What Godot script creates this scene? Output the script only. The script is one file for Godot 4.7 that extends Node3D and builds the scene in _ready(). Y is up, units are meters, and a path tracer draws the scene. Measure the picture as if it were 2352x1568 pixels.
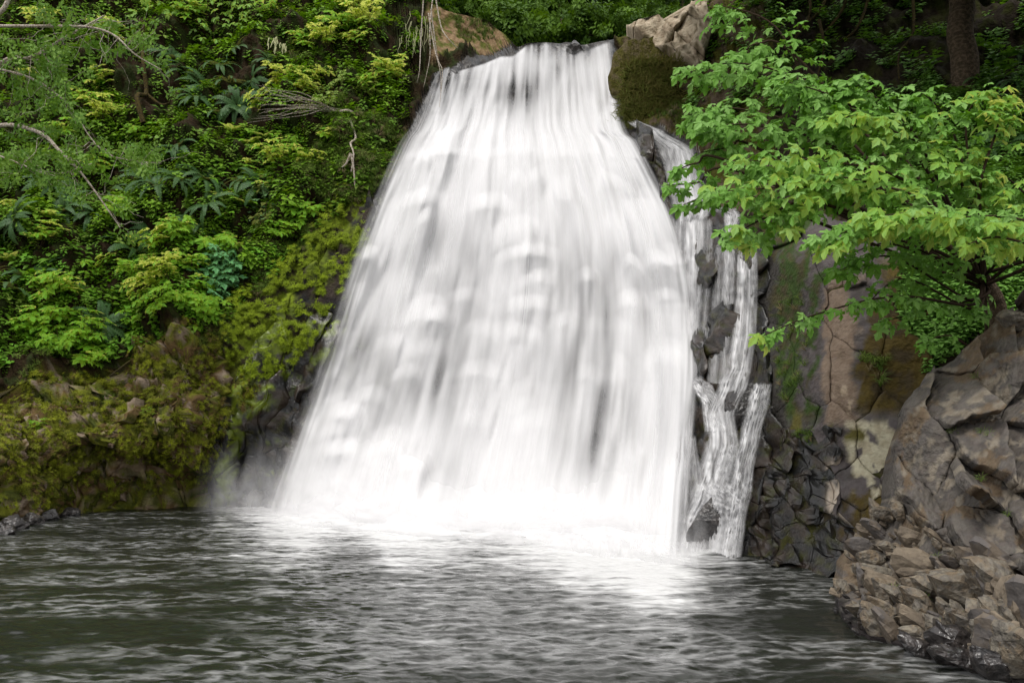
extends Node3D
# A silky waterfall in a mossy gorge. Pixel pairs below are read off the photograph at 2352 x 1568; a pixel gives a direction,
# the depth (metres in front of the camera) comes from the waterline and from what stands in front of and behind a thing.
const F := 1975.7
const CX := 1176.0
const CY := 784.0
const EYE := Vector3(0, 2.3, 0)
const PITCH := 0.1100

var view := Basis(Vector3.RIGHT, PITCH)
var rng := RandomNumberGenerator.new()
var M := {}
var taken := {}
var used := {}

# ---------------------------------------------------------------- small helpers
func at(px: float, py: float, d: float) -> Vector3:
	var r := view * Vector3((px - CX) / F, -(py - CY) / F, -1.0)
	return EYE + r * (d / -r.z)

func on_water(px: float, py: float) -> Vector3:
	var r := view * Vector3((px - CX) / F, -(py - CY) / F, -1.0)
	return EYE + r * (-EYE.y / r.y)

func lin(r: float, g: float, b: float) -> Color:
	return Color(r, g, b).linear_to_srgb()

func rr(a: float, b: float) -> float:
	return rng.randf_range(a, b)

func numbered(called: String) -> String:
	var n: int = taken.get(called, 0)
	taken[called] = n + 1
	return called if n == 0 else "%s_%03d" % [called, n]

func tag(o: Node, label: String, category: String, group := "", kind := "") -> void:
	if label: o.set_meta("label", label)
	if category: o.set_meta("category", category)
	if group: o.set_meta("group", group)
	if kind: o.set_meta("kind", kind)

func thing(called: String, label: String, category: String, where := Vector3.ZERO, group := "") -> Node3D:
	var o := Node3D.new()
	o.name = numbered(called)
	add_child(o)
	o.position = where
	tag(o, label, category, group)
	return o

func copy(src: Node3D, called: String, label: String, group: String, category := "") -> Node3D:
	var o: Node3D = src.duplicate()
	o.name = numbered(called)
	add_child(o)
	tag(o, label, category, group)
	return o

func part(mesh: Mesh, called: String, m: Material, parent: Node = null, xf := Transform3D()) -> MeshInstance3D:
	var o := MeshInstance3D.new()
	o.mesh = mesh
	o.material_override = m
	o.name = numbered(called) if parent == null else called
	o.transform = xf
	(self if parent == null else parent).add_child(o, true)
	return o

func many(mesh: Mesh, xfs: Array, called: String, m: Material, parent: Node = null, cols: Array = []) -> MultiMeshInstance3D:
	var mm := MultiMesh.new()
	mm.transform_format = MultiMesh.TRANSFORM_3D
	mm.use_colors = cols.size() > 0
	mm.mesh = mesh
	mm.instance_count = xfs.size()
	for i in xfs.size():
		mm.set_instance_transform(i, xfs[i])
		if cols.size() > 0: mm.set_instance_color(i, cols[i])
	var o := MultiMeshInstance3D.new()
	o.multimesh = mm
	o.material_override = m
	o.name = numbered(called) if parent == null else called
	(self if parent == null else parent).add_child(o, true)
	return o

func curve(pts: Array, x: float) -> float:      # piecewise line through [x, y] pairs
	if x <= pts[0][0]: return pts[0][1]
	for i in pts.size() - 1:
		if x <= pts[i + 1][0]:
			return lerpf(pts[i][1], pts[i + 1][1], smoothstep(0.0, 1.0, (x - pts[i][0]) / (pts[i + 1][0] - pts[i][0])) * 0.5 + 0.5 * (x - pts[i][0]) / (pts[i + 1][0] - pts[i][0]))
	return pts[-1][1]

func poly(a: Array) -> PackedVector2Array:
	var p := PackedVector2Array()
	for i in range(0, a.size(), 2): p.append(Vector2(a[i], a[i + 1]))
	return p

func inside(p: PackedVector2Array, x: float, y: float) -> bool:
	return Geometry2D.is_point_in_polygon(Vector2(x, y), p)

func noise(s: int, freq: float, oct := 4, type := FastNoiseLite.TYPE_SIMPLEX_SMOOTH) -> FastNoiseLite:
	var n := FastNoiseLite.new()
	n.seed = s
	n.noise_type = type
	n.frequency = freq
	n.fractal_type = FastNoiseLite.FRACTAL_FBM if oct > 1 else FastNoiseLite.FRACTAL_NONE
	n.fractal_octaves = oct
	return n

# ---------------------------------------------------------------- textures and materials
func grey(s: int, freq: float, oct: int, size := 512, type := FastNoiseLite.TYPE_SIMPLEX_SMOOTH) -> PackedByteArray:
	var im := noise(s, freq, oct, type).get_seamless_image(size, size)
	im.convert(Image.FORMAT_L8)
	return im.get_data()

func tex(data: PackedByteArray, w: int, h: int, format: int) -> ImageTexture:
	var im := Image.create_from_data(w, h, false, format, data)
	return ImageTexture.create_from_image(im)

func speckle(s: int, base: Color, spot: Color, from: float, to: float, fine := 0.35, spot2 := Color(0, 0, 0, 0)) -> ImageTexture:
	# linear colours: fine mottling of base, with blotches of spot where a coarse noise lies between from and to
	var n := 512
	var a := grey(s, 0.045, 5, n)
	var b := grey(s + 1, 0.012, 5, n)
	var c := grey(s + 2, 0.02, 4, n)
	var out := PackedByteArray()
	out.resize(n * n * 3)
	for i in n * n:
		var f := 1.0 + (a[i] / 127.5 - 1.0) * fine
		var k := clampf((b[i] / 255.0 + (a[i] / 255.0 - 0.5) * 0.35 - from) / (to - from), 0.0, 1.0)
		var col := base.lerp(spot, k)
		if spot2.a > 0.0:
			col = col.lerp(spot2, clampf((c[i] / 255.0 + (a[i] / 255.0 - 0.5) * 0.3 - 0.56) / 0.08, 0.0, 1.0) * spot2.a)
		col = Color(col.r * f, col.g * f, col.b * f).linear_to_srgb()
		out[i * 3] = int(clampf(col.r, 0, 1) * 255.0)
		out[i * 3 + 1] = int(clampf(col.g, 0, 1) * 255.0)
		out[i * 3 + 2] = int(clampf(col.b, 0, 1) * 255.0)
	return tex(out, n, n, Image.FORMAT_RGB8)

func plain(r: float, g: float, b: float, rough := 0.8, spec := 0.5) -> StandardMaterial3D:
	var m := StandardMaterial3D.new()
	m.albedo_color = lin(r, g, b)
	m.roughness = rough
	m.metallic_specular = spec
	m.cull_mode = BaseMaterial3D.CULL_DISABLED
	return m

func rock(t: ImageTexture, rough: float, per_metre := 0.4, bump := 3.0, spec := 0.5) -> StandardMaterial3D:
	var m := plain(1, 1, 1, rough, spec)
	m.albedo_color = Color.WHITE
	m.albedo_texture = t
	m.uv1_triplanar = true
	m.uv1_world_triplanar = true
	m.uv1_scale = Vector3.ONE * per_metre
	m.heightmap_enabled = true
	m.heightmap_texture = M.bump
	m.heightmap_scale = bump
	return m

func leafy(r: float, g: float, b: float, thru := 0.5, rough := 0.55) -> StandardMaterial3D:
	var m := plain(r, g, b, rough, 0.3)
	m.backlight_enabled = true
	m.backlight = Color(thru, thru, thru * 0.5)
	m.vertex_color_use_as_albedo = true
	return m

func materials() -> void:
	M.bump = tex(grey(90, 0.03, 5, 512), 512, 512, Image.FORMAT_L8)
	M.ground = rock(speckle(10, Color(0.9, 0.9, 0.9), Color(0.55, 0.5, 0.45), 0.5, 0.6, 0.55), 0.95, 0.5, 5.0, 0.3)
	M.ground.vertex_color_use_as_albedo = true
	M.wetground = rock(speckle(14, Color(0.8, 0.8, 0.8), Color(0.5, 0.5, 0.5), 0.5, 0.6, 0.5), 0.36, 0.5, 2.5, 0.45)
	M.wetground.vertex_color_use_as_albedo = true
	M.stone = rock(speckle(16, Color(0.95, 0.95, 0.95), Color(0.7, 0.67, 0.64), 0.5, 0.6, 0.28), 0.85, 0.55, 4.0, 0.35)
	M.stone.vertex_color_use_as_albedo = true
	M.wetstone = rock(M.stone.albedo_texture, 0.32, 0.5, 2.0, 0.45)
	M.wetstone.vertex_color_use_as_albedo = true
	M.wet = rock(speckle(20, Color(0.022, 0.020, 0.020), Color(0.05, 0.043, 0.04), 0.5, 0.62, 0.4), 0.28, 0.5, 4.0)
	M.wetbrown = rock(speckle(24, Color(0.04, 0.032, 0.026), Color(0.02, 0.018, 0.018), 0.48, 0.6, 0.4), 0.3, 0.6, 4.0)
	M.greyrock = rock(speckle(30, Color(0.095, 0.085, 0.08), Color(0.12, 0.095, 0.07), 0.5, 0.62, 0.22), 0.75, 0.35, 2.5, 0.4)
	M.warmrock = rock(speckle(34, Color(0.11, 0.098, 0.084), Color(0.14, 0.105, 0.068), 0.48, 0.6, 0.3, Color(0.2, 0.18, 0.14, 0.6)), 0.8, 0.6, 4.0, 0.4)
	M.tanrock = rock(speckle(38, Color(0.18, 0.145, 0.105), Color(0.10, 0.08, 0.06), 0.5, 0.62, 0.25), 0.8, 0.4, 3.0, 0.4)
	M.palerock = rock(speckle(42, Color(0.46, 0.40, 0.31), Color(0.30, 0.24, 0.17), 0.52, 0.66, 0.2), 0.85, 0.3, 3.0, 0.3)
	M.lichen = rock(speckle(46, Color(0.10, 0.075, 0.035), Color(0.42, 0.39, 0.29), 0.42, 0.46, 0.22), 0.85, 0.45, 3.0, 0.3)
	M.mossrock = rock(speckle(50, Color(0.06, 0.055, 0.012), Color(0.10, 0.08, 0.045), 0.5, 0.6, 0.5), 0.95, 0.5, 6.0, 0.2)
	M.mosstan = rock(speckle(57, Color(0.13, 0.14, 0.014), Color(0.22, 0.165, 0.11), 0.5, 0.56, 0.5, Color(0.05, 0.05, 0.012, 0.8)), 0.95, 0.7, 6.0, 0.2)
	M.greenmoss = rock(speckle(54, Color(0.035, 0.055, 0.008), Color(0.06, 0.055, 0.03), 0.5, 0.62, 0.45), 0.95, 0.5, 5.0, 0.2)
	M.brightmoss = rock(speckle(58, Color(0.12, 0.16, 0.012), Color(0.05, 0.06, 0.012), 0.5, 0.62, 0.5), 0.95, 0.8, 6.0, 0.2)
	M.bark = rock(speckle(62, Color(0.13, 0.092, 0.062), Color(0.055, 0.04, 0.025), 0.45, 0.6, 0.5), 0.9, 1.2, 5.0, 0.3)
	M.mossbark = rock(speckle(66, Color(0.075, 0.058, 0.018), Color(0.035, 0.026, 0.016), 0.5, 0.62, 0.5), 0.95, 1.2, 5.0, 0.2)
	M.palebark = rock(speckle(70, Color(0.55, 0.49, 0.42), Color(0.20, 0.14, 0.09), 0.54, 0.62, 0.35), 0.85, 2.0, 3.0, 0.3)
	M.twig = plain(0.20, 0.16, 0.12, 0.9, 0.2)
	M.darktwig = plain(0.045, 0.03, 0.02, 0.9, 0.2)
	M.beard = plain(0.42, 0.42, 0.24, 0.95, 0.2)
	M.maple = [leafy(0.175, 0.37, 0.07, 0.9), leafy(0.23, 0.42, 0.12, 0.9), leafy(0.14, 0.32, 0.05, 0.9), leafy(0.20, 0.39, 0.075, 0.9)]
	M.shrub = [leafy(0.12, 0.32, 0.022, 0.9), leafy(0.16, 0.37, 0.03, 0.9), leafy(0.095, 0.26, 0.02, 0.9)]
	M.teal = leafy(0.10, 0.28, 0.11, 0.6)
	M.sword = [leafy(0.036, 0.088, 0.026, 0.4, 0.5), leafy(0.048, 0.105, 0.032, 0.4, 0.5)]
	M.lady = [leafy(0.14, 0.36, 0.02, 0.8), leafy(0.18, 0.40, 0.03, 0.8)]
	M.leaf = leafy(1, 1, 1, 0.8)
	M.blade = leafy(1, 1, 1, 0.35, 0.7)
	M.bloom = plain(0.7, 0.66, 0.42, 0.8, 0.2)

# ---------------------------------------------------------------- the gorge: one relief surface through depth readings
const DEPTHS := [
	-250, 1230, 19, -100, 1240, 19.5, 0, 1215, 21.3, 60, 1195, 23.5, 150, 1178, 26, 300, 1163, 28.3, 450, 1160, 28.8, 560, 1160, 28.8,
	0, 1040, 22.3, 60, 920, 26, 150, 900, 26.4, 300, 860, 26.8, 400, 770, 27.4, 440, 830, 27.2, 250, 1020, 25.4, 400, 1000, 26.2, 350, 1120, 27.4, 150, 1100, 25.2, 490, 1060, 28.3,
	100, 800, 27.8, 250, 720, 28.3, 450, 700, 28.4, 0, 650, 28.5, 200, 550, 29.5, 500, 600, 29.2, 680, 620, 29.2, 0, 400, 31, 300, 350, 31.5, 600, 350, 31, 850, 350, 30.3,
	0, 150, 33, 300, 100, 34, 600, 100, 34, 850, 150, 32.6, 940, 120, 33, 1000, 100, 34.5, 1080, 60, 36.5, 1150, 95, 36, -150, -150, 36, 600, -150, 37, 940, -150, 37, -250, 600, 28, -250, 200, 32,
	930, 280, 31.2, 840, 450, 29.6, 760, 600, 29, 700, 760, 28.6, 620, 900, 28.5, 560, 1050, 28.7,
	1010, 160, 33, 1100, 137, 34.2, 1190, 108, 34.8, 1250, 97, 35, 1330, 104, 34.8, 1400, 92, 34, 1000, 262, 31.8, 1150, 258, 32, 1300, 268, 31.6, 1425, 262, 31.2, 1100, 200, 32.7, 1300, 190, 33, 1410, 180, 32.4, 1000, 320, 30.3, 1150, 325, 30.0, 1300, 335, 29.6, 1430, 325, 29.4,
	900, 450, 29.6, 1100, 450, 28.7, 1300, 450, 27.9, 1470, 450, 27.3, 830, 640, 29.0, 1020, 640, 28.1, 1220, 640, 27.1, 1420, 640, 25.9, 1560, 700, 24, 720, 930, 28.8, 900, 930, 27.5, 1100, 930, 26.1, 1300, 930, 24.7, 1500, 950, 22.5,
	620, 1160, 28.8, 800, 1175, 26.3, 1000, 1190, 24.3, 1200, 1205, 22.5, 1400, 1220, 21, 1550, 1235, 19.6,
	1490, 350, 27, 1600, 480, 24, 1650, 500, 23.2, 1630, 650, 22.2, 1600, 1000, 20.6, 1600, 1200, 19.3, 1570, 1250, 18.6, 1700, 560, 21.4, 1720, 700, 20.4, 1690, 870, 19.6, 1660, 1000, 19.1, 1710, 1000, 18.5, 1640, 1150, 18.5, 1700, 1150, 17.9, 1700, 1265, 17.3, 1630, 1245, 18.6,
	1800, 1290, 15.8, 1900, 1310, 14.8, 1950, 1330, 14, 1800, 1150, 16.4, 1800, 1000, 17, 1850, 800, 17.2, 1800, 600, 18.6, 1900, 600, 17.2, 1950, 900, 15.9, 2000, 1000, 15.3, 2000, 1200, 14.4, 2050, 900, 15.6, 2050, 600, 16.5,
	1500, 230, 30.3, 1440, 110, 32.5, 1480, 130, 31.8, 1560, 80, 31.5, 1600, 250, 28.6, 1560, 310, 28, 1650, 320, 26.5, 1700, 200, 26.3, 1700, 50, 29.5, 1850, 100, 27, 1850, 350, 22.6, 2000, 300, 22.3, 2000, 80, 26, 2200, 300, 20.8, 2200, 100, 24,
	2350, 300, 19.8, 2350, 50, 24, 2200, 550, 17.6, 2352, 600, 16.6, 2200, 800, 15.6, 2352, 750, 15.2, 2600, 300, 18, 2600, 900, 13.8, 2600, -150, 25, 1800, -150, 31, 1640, -100, 33, 2600, 1400, 12, 2100, 1400, 12.8,
	-250, 1400, 16, 300, 1300, 24, 560, 1280, 25.5, 1000, 1300, 21.5, 1400, 1330, 18.5, 1700, 1380, 14.8]
const TOPS := [[-250, -230], [900, -230], [950, -70], [985, 5], [1040, 30], [1115, 44], [1150, 72], [1190, 108], [1215, 98], [1250, 97], [1330, 104], [1400, 92], [1430, 85], [1500, 75], [1545, 50], [1590, 10], [1640, -110], [1690, -230], [2600, -230]]
const FEET := [[-250, 1370], [0, 1300], [250, 1240], [560, 1235], [1000, 1260], [1400, 1290], [1700, 1330], [1950, 1400], [2600, 1400]]
const NX := 571
const NY := 301
const X0 := -250.0
const DX := 5.0
var GP := PackedVector3Array()
var GN := PackedVector3Array()

func solve(pts: Array) -> PackedFloat64Array:      # weights of a linear-kernel spline through [x, y, value] triples
	var n := pts.size()
	var w := n + 3
	var a := []
	for i in w:
		var row := PackedFloat64Array()
		row.resize(w + 1)
		a.append(row)
	for i in n:
		for j in n:
			a[i][j] = Vector2(pts[i][0] - pts[j][0], pts[i][1] - pts[j][1]).length() - (0.0 if i != j else 0.02)
		for k in 3:
			var v: float = [1.0, pts[i][0], pts[i][1]][k]
			a[i][n + k] = v
			a[n + k][i] = v
		a[i][w] = pts[i][2]
	for c in w:
		var best := c
		for r in range(c + 1, w):
			if absf(a[r][c]) > absf(a[best][c]): best = r
		var t = a[c]; a[c] = a[best]; a[best] = t
		var pc: PackedFloat64Array = a[c]
		for r in range(c + 1, w):
			var pr: PackedFloat64Array = a[r]
			var f: float = pr[c] / pc[c]
			if f != 0.0:
				for k in range(c, w + 1): pr[k] -= f * pc[k]
				a[r] = pr
	var out := PackedFloat64Array()
	out.resize(w)
	for c in range(w - 1, -1, -1):
		var s: float = a[c][w]
		for k in range(c + 1, w): s -= a[c][k] * out[k]
		out[c] = s / a[c][c]
	return out

func spline(pts: Array, w: PackedFloat64Array, x: float, y: float) -> float:
	var n := pts.size()
	var s: float = w[n] + w[n + 1] * x + w[n + 2] * y
	for i in n:
		s += w[i] * Vector2(x - pts[i][0], y - pts[i][1]).length()
	return s

func triples(a: Array, s := 0.01) -> Array:
	var out := []
	for i in range(0, a.size(), 3): out.append([a[i] * s, a[i + 1] * s, a[i + 2]])
	return out

class Field:      # a spline sampled on a lattice, read back bilinearly
	var x0: float; var y0: float; var step: float; var nx: int; var ny: int
	var v := PackedFloat32Array()
	func read(x: float, y: float) -> float:
		var fx := clampf((x - x0) / step, 0.0, nx - 1.001)
		var fy := clampf((y - y0) / step, 0.0, ny - 1.001)
		var i := int(fx); var j := int(fy)
		fx -= i; fy -= j
		return lerpf(lerpf(v[j * nx + i], v[j * nx + i + 1], fx), lerpf(v[(j + 1) * nx + i], v[(j + 1) * nx + i + 1], fx), fy)

func field(a: Array, x0: float, y0: float, x1: float, y1: float, step: float) -> Field:
	var f := Field.new()
	f.x0 = x0; f.y0 = y0; f.step = step
	f.nx = int((x1 - x0) / step) + 2
	f.ny = int((y1 - y0) / step) + 2
	f.v.resize(f.nx * f.ny)
	var pts := triples(a)
	var w := solve(pts)
	for j in f.ny:
		for i in f.nx:
			f.v[j * f.nx + i] = spline(pts, w, (x0 + i * step) * 0.01, (y0 + j * step) * 0.01)
	return f

func normals_of(p: PackedVector3Array, nx: int, ny: int) -> PackedVector3Array:
	var out := PackedVector3Array()
	out.resize(p.size())
	for j in ny:
		var ja := maxi(j - 1, 0); var jb := mini(j + 1, ny - 1)
		for i in nx:
			var ia := maxi(i - 1, 0); var ib := mini(i + 1, nx - 1)
			var n := (p[jb * nx + i] - p[ja * nx + i]).cross(p[j * nx + ib] - p[j * nx + ia])
			out[j * nx + i] = n.normalized()
	return out

func sheet(p: PackedVector3Array, n: PackedVector3Array, col: PackedColorArray, uv: PackedVector2Array, idx: PackedInt32Array) -> ArrayMesh:
	var a := []
	a.resize(Mesh.ARRAY_MAX)
	a[Mesh.ARRAY_VERTEX] = p
	a[Mesh.ARRAY_NORMAL] = n
	if col.size(): a[Mesh.ARRAY_COLOR] = col
	if uv.size(): a[Mesh.ARRAY_TEX_UV] = uv
	a[Mesh.ARRAY_INDEX] = idx
	var m := ArrayMesh.new()
	m.add_surface_from_arrays(Mesh.PRIMITIVE_TRIANGLES, a)
	return m

func grid_index(nx: int, ny: int) -> PackedInt32Array:
	var idx := PackedInt32Array()
	for j in ny - 1:
		for i in nx - 1:
			var k := j * nx + i
			idx.append_array([k, k + 1, k + nx + 1, k, k + nx + 1, k + nx])
	return idx

var RAVINE := poly([960, 250, 870, 420, 830, 560, 760, 700, 680, 830, 600, 900, 520, 1000, 490, 1090, 480, 1300, 1000, 1300, 1500, 1300, 1780, 1300, 1770, 1000, 1745, 700, 1740, 540, 1640, 470, 1600, 330, 1440, 270, 1410, 80, 1190, 90, 1000, 160])
var MOSSROCK := poly([-300, 880, 60, 880, 250, 830, 340, 760, 420, 745, 520, 760, 600, 640, 640, 640, 620, 880, 520, 1000, 490, 1090, 480, 1300, -300, 1400])
var MOSSBAND := poly([840, 430, 780, 440, 690, 560, 600, 640, 500, 700, 540, 840, 600, 900, 700, 800, 780, 690, 850, 560])
var WALL := poly([1740, 520, 1860, 470, 2150, 560, 2150, 1420, 1690, 1420, 1770, 1250])
var TANROCK := poly([985, 0, 1060, 20, 1200, 100, 1190, 112, 1080, 122, 990, 130])

func gorge() -> void:
	var f := field(DEPTHS, -260, -240, 2620, 1420, 24)
	var n1 := noise(1, 0.35, 4)
	var n2 := noise(2, 1.3, 3)
	var n3 := noise(3, 0.9, 3)
	var lumps := noise(5, 0.9, 2, FastNoiseLite.TYPE_CELLULAR)
	lumps.cellular_return_type = FastNoiseLite.RETURN_DISTANCE
	var base := PackedVector3Array()
	base.resize(NX * NY)
	for i in NX:
		var px := X0 + i * DX
		var t := curve(TOPS, px)
		var b := curve(FEET, px)
		for j in NY:
			var py := lerpf(t, b, j / float(NY - 1))
			base[j * NX + i] = at(px, py, f.read(px, py))
	var bn := normals_of(base, NX, NY)
	GP.resize(NX * NY)
	var zone := PackedByteArray()
	zone.resize(NX * NY)
	var col := PackedColorArray()
	col.resize(NX * NY)
	for i in NX:
		var px := X0 + i * DX
		var t := curve(TOPS, px)
		var b := curve(FEET, px)
		for j in NY:
			var k := j * NX + i
			var py := lerpf(t, b, j / float(NY - 1))
			var p := base[k]
			var wob := n3.get_noise_3dv(p) * 28.0
			var a := n1.get_noise_3dv(p)
			var c := n2.get_noise_3dv(p * 1.3)
			var g := n3.get_noise_3dv(p * 2.2 + Vector3(7, 3, 1))
			var amp := 0.0
			var colour := Color(0.04, 0.03, 0.018)
			var z := 0
			if inside(RAVINE, px + wob * 0.4, py):
				z = 1
				amp = a * 0.35 + c * 0.16
				colour = Color(0.022, 0.02, 0.02).lerp(Color(0.045, 0.036, 0.03), clampf(g * 3.0 + 0.3, 0, 1))
				if px < 900 and g > 0.22: colour = Color(0.05, 0.06, 0.012)
			elif inside(MOSSBAND, px + wob, py):
				amp = a * 0.3 + c * 0.22
				colour = Color(0.14, 0.19, 0.012).lerp(Color(0.035, 0.03, 0.015), smoothstep(-0.05, 0.12, g + c * 0.4))
			elif inside(MOSSROCK, px + wob, py):
				amp = a * 1.0 + lumps.get_noise_3dv(p) * 0.75 + c * 0.4 + n2.get_noise_3dv(p * 4.0) * 0.14
				colour = Color(0.15, 0.165, 0.014).lerp(Color(0.075, 0.09, 0.012), smoothstep(-0.2, 0.2, c))
				colour = colour.lerp(Color(0.15, 0.10, 0.05), smoothstep(0.08, 0.2, g + a * 0.5))
				colour = colour.lerp(Color(0.34, 0.27, 0.2), smoothstep(0.25, 0.32, g + c * 0.3))
			elif inside(TANROCK, px + wob * 0.4, py):
				amp = a * 0.3 + c * 0.2
				colour = Color(0.26, 0.18, 0.10).lerp(Color(0.10, 0.11, 0.02), smoothstep(0.0, 0.15, g))
			elif inside(WALL, px, py):
				z = 2
				amp = a * 0.12 - 0.1
				colour = Color(0.05, 0.04, 0.025).lerp(Color(0.05, 0.05, 0.012), smoothstep(-0.05, 0.1, g))
			elif px > 1420:
				z = 2
				amp = a * 0.6 + c * 0.25
				colour = Color(0.035, 0.026, 0.017).lerp(Color(0.045, 0.05, 0.012), smoothstep(0.05, 0.2, g))
				if px < 1780 and py < 480: colour = Color(0.12, 0.09, 0.06).lerp(Color(0.08, 0.08, 0.015), smoothstep(-0.1, 0.1, g))
			else:
				amp = a * 1.3 + c * 0.4
				colour = Color(0.035, 0.02, 0.011).lerp(Color(0.03, 0.04, 0.009), smoothstep(-0.1, 0.15, g))
			if j == NY - 1 or j == 0: amp = 0.0
			zone[k] = z
			col[k] = colour
			GP[k] = p + bn[k] * amp
	GN = normals_of(GP, NX, NY)
	var idx := [PackedInt32Array(), PackedInt32Array(), PackedInt32Array()]
	for j in NY - 1:
		for i in NX - 1:
			var k := j * NX + i
			idx[zone[k]].append_array([k, k + 1, k + NX + 1, k, k + NX + 1, k + NX])
	var names := ["hillside", "waterfall_ledges", "gorge_wall"]
	for z in 3:
		var remap := PackedInt32Array()
		remap.resize(NX * NY)
		remap.fill(-1)
		var p := PackedVector3Array(); var n := PackedVector3Array(); var cc := PackedColorArray(); var ii := PackedInt32Array()
		for k in idx[z]:
			if remap[k] < 0:
				remap[k] = p.size()
				p.append(GP[k]); n.append(GN[k]); cc.append(col[k])
			ii.append(remap[k])
		var o := part(sheet(p, n, cc, PackedVector2Array(), ii), names[z], M.wetground if z == 1 else M.ground)
		tag(o, ["dark soil and moss of the bank under the ferns", "black wet rock steps under the falling water", "dark earth and rock of the gorge side behind the maple"][z], "terrain", "", "structure")
	# the tableland behind the edge of the relief
	var p := PackedVector3Array(); var cc := PackedColorArray()
	for j in 3:
		for i in NX:
			var q := GP[i]
			p.append(q + Vector3(q.x * 0.4, -0.3, -10.0) * (2 - j))
			cc.append(Color(0.03, 0.03, 0.012))
	var o := part(sheet(p, normals_of(p, NX, 3), cc, PackedVector2Array(), grid_index(NX, 3)), "ground", M.ground)
	tag(o, "wooded ground and stream bed above the falls", "terrain", "", "structure")

func S(px: float, py: float) -> Vector3:      # a point of the relief
	return grid_read(GP, px, py)

func SN(px: float, py: float) -> Vector3:
	return grid_read(GN, px, py).normalized()

func grid_read(a: PackedVector3Array, px: float, py: float) -> Vector3:
	var fx := clampf((px - X0) / DX, 0.0, NX - 1.001)
	var t := curve(TOPS, px)
	var fy := clampf((py - t) / (curve(FEET, px) - t) * (NY - 1), 0.0, NY - 1.001)
	var i := int(fx); var j := int(fy)
	fx -= i; fy -= j
	var k := j * NX + i
	return a[k].lerp(a[k + 1], fx).lerp(a[k + NX].lerp(a[k + NX + 1], fx), fy)

# ---------------------------------------------------------------- slabs: cells between joints, each a stone with bevelled edges
func cells(seeds: Array, bound: PackedVector2Array, turn: float, stretch: float, gap: float) -> Array:
	# Voronoi cells of the seeds inside the polygon, with distances measured along turned, stretched axes
	var out := []
	var ca := cos(turn); var sa := sin(turn)
	var q := []
	for s in seeds: q.append(Vector2(s.x * ca + s.y * sa, (-s.x * sa + s.y * ca) * stretch))
	var area := PackedVector2Array()
	for b in bound: area.append(Vector2(b.x * ca + b.y * sa, (-b.x * sa + b.y * ca) * stretch))
	for i in q.size():
		var c := PackedVector2Array()
		var big := 400.0
		for k in 4: c.append(q[i] + Vector2([-big, big, big, -big][k], [-big, -big, big, big][k]))
		for j in q.size():
			if j == i: continue
			var d: Vector2 = q[j] - q[i]
			var l := d.length()
			if l > 2.0 * big: continue
			d /= l
			var limit := l * 0.5 - gap
			var nc := PackedVector2Array()
			for k in c.size():
				var a := c[k]; var b := c[(k + 1) % c.size()]
				var da: float = (a - q[i]).dot(d) - limit
				var db: float = (b - q[i]).dot(d) - limit
				if da <= 0.0: nc.append(a)
				if (da < 0.0) != (db < 0.0): nc.append(a.lerp(b, da / (da - db)))
			c = nc
			if c.size() < 3: break
		if c.size() < 3: continue
		for piece in Geometry2D.intersect_polygons(c, area):
			if piece.size() < 3: continue
			var w := PackedVector2Array()
			for v in piece: w.append(Vector2(v.x * ca - v.y / stretch * sa, v.x * sa + v.y / stretch * ca))
			if Geometry2D.is_polygon_clockwise(w): w.reverse()
			out.append(w)
	return out

var warp := noise(530, 0.012, 3)

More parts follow.
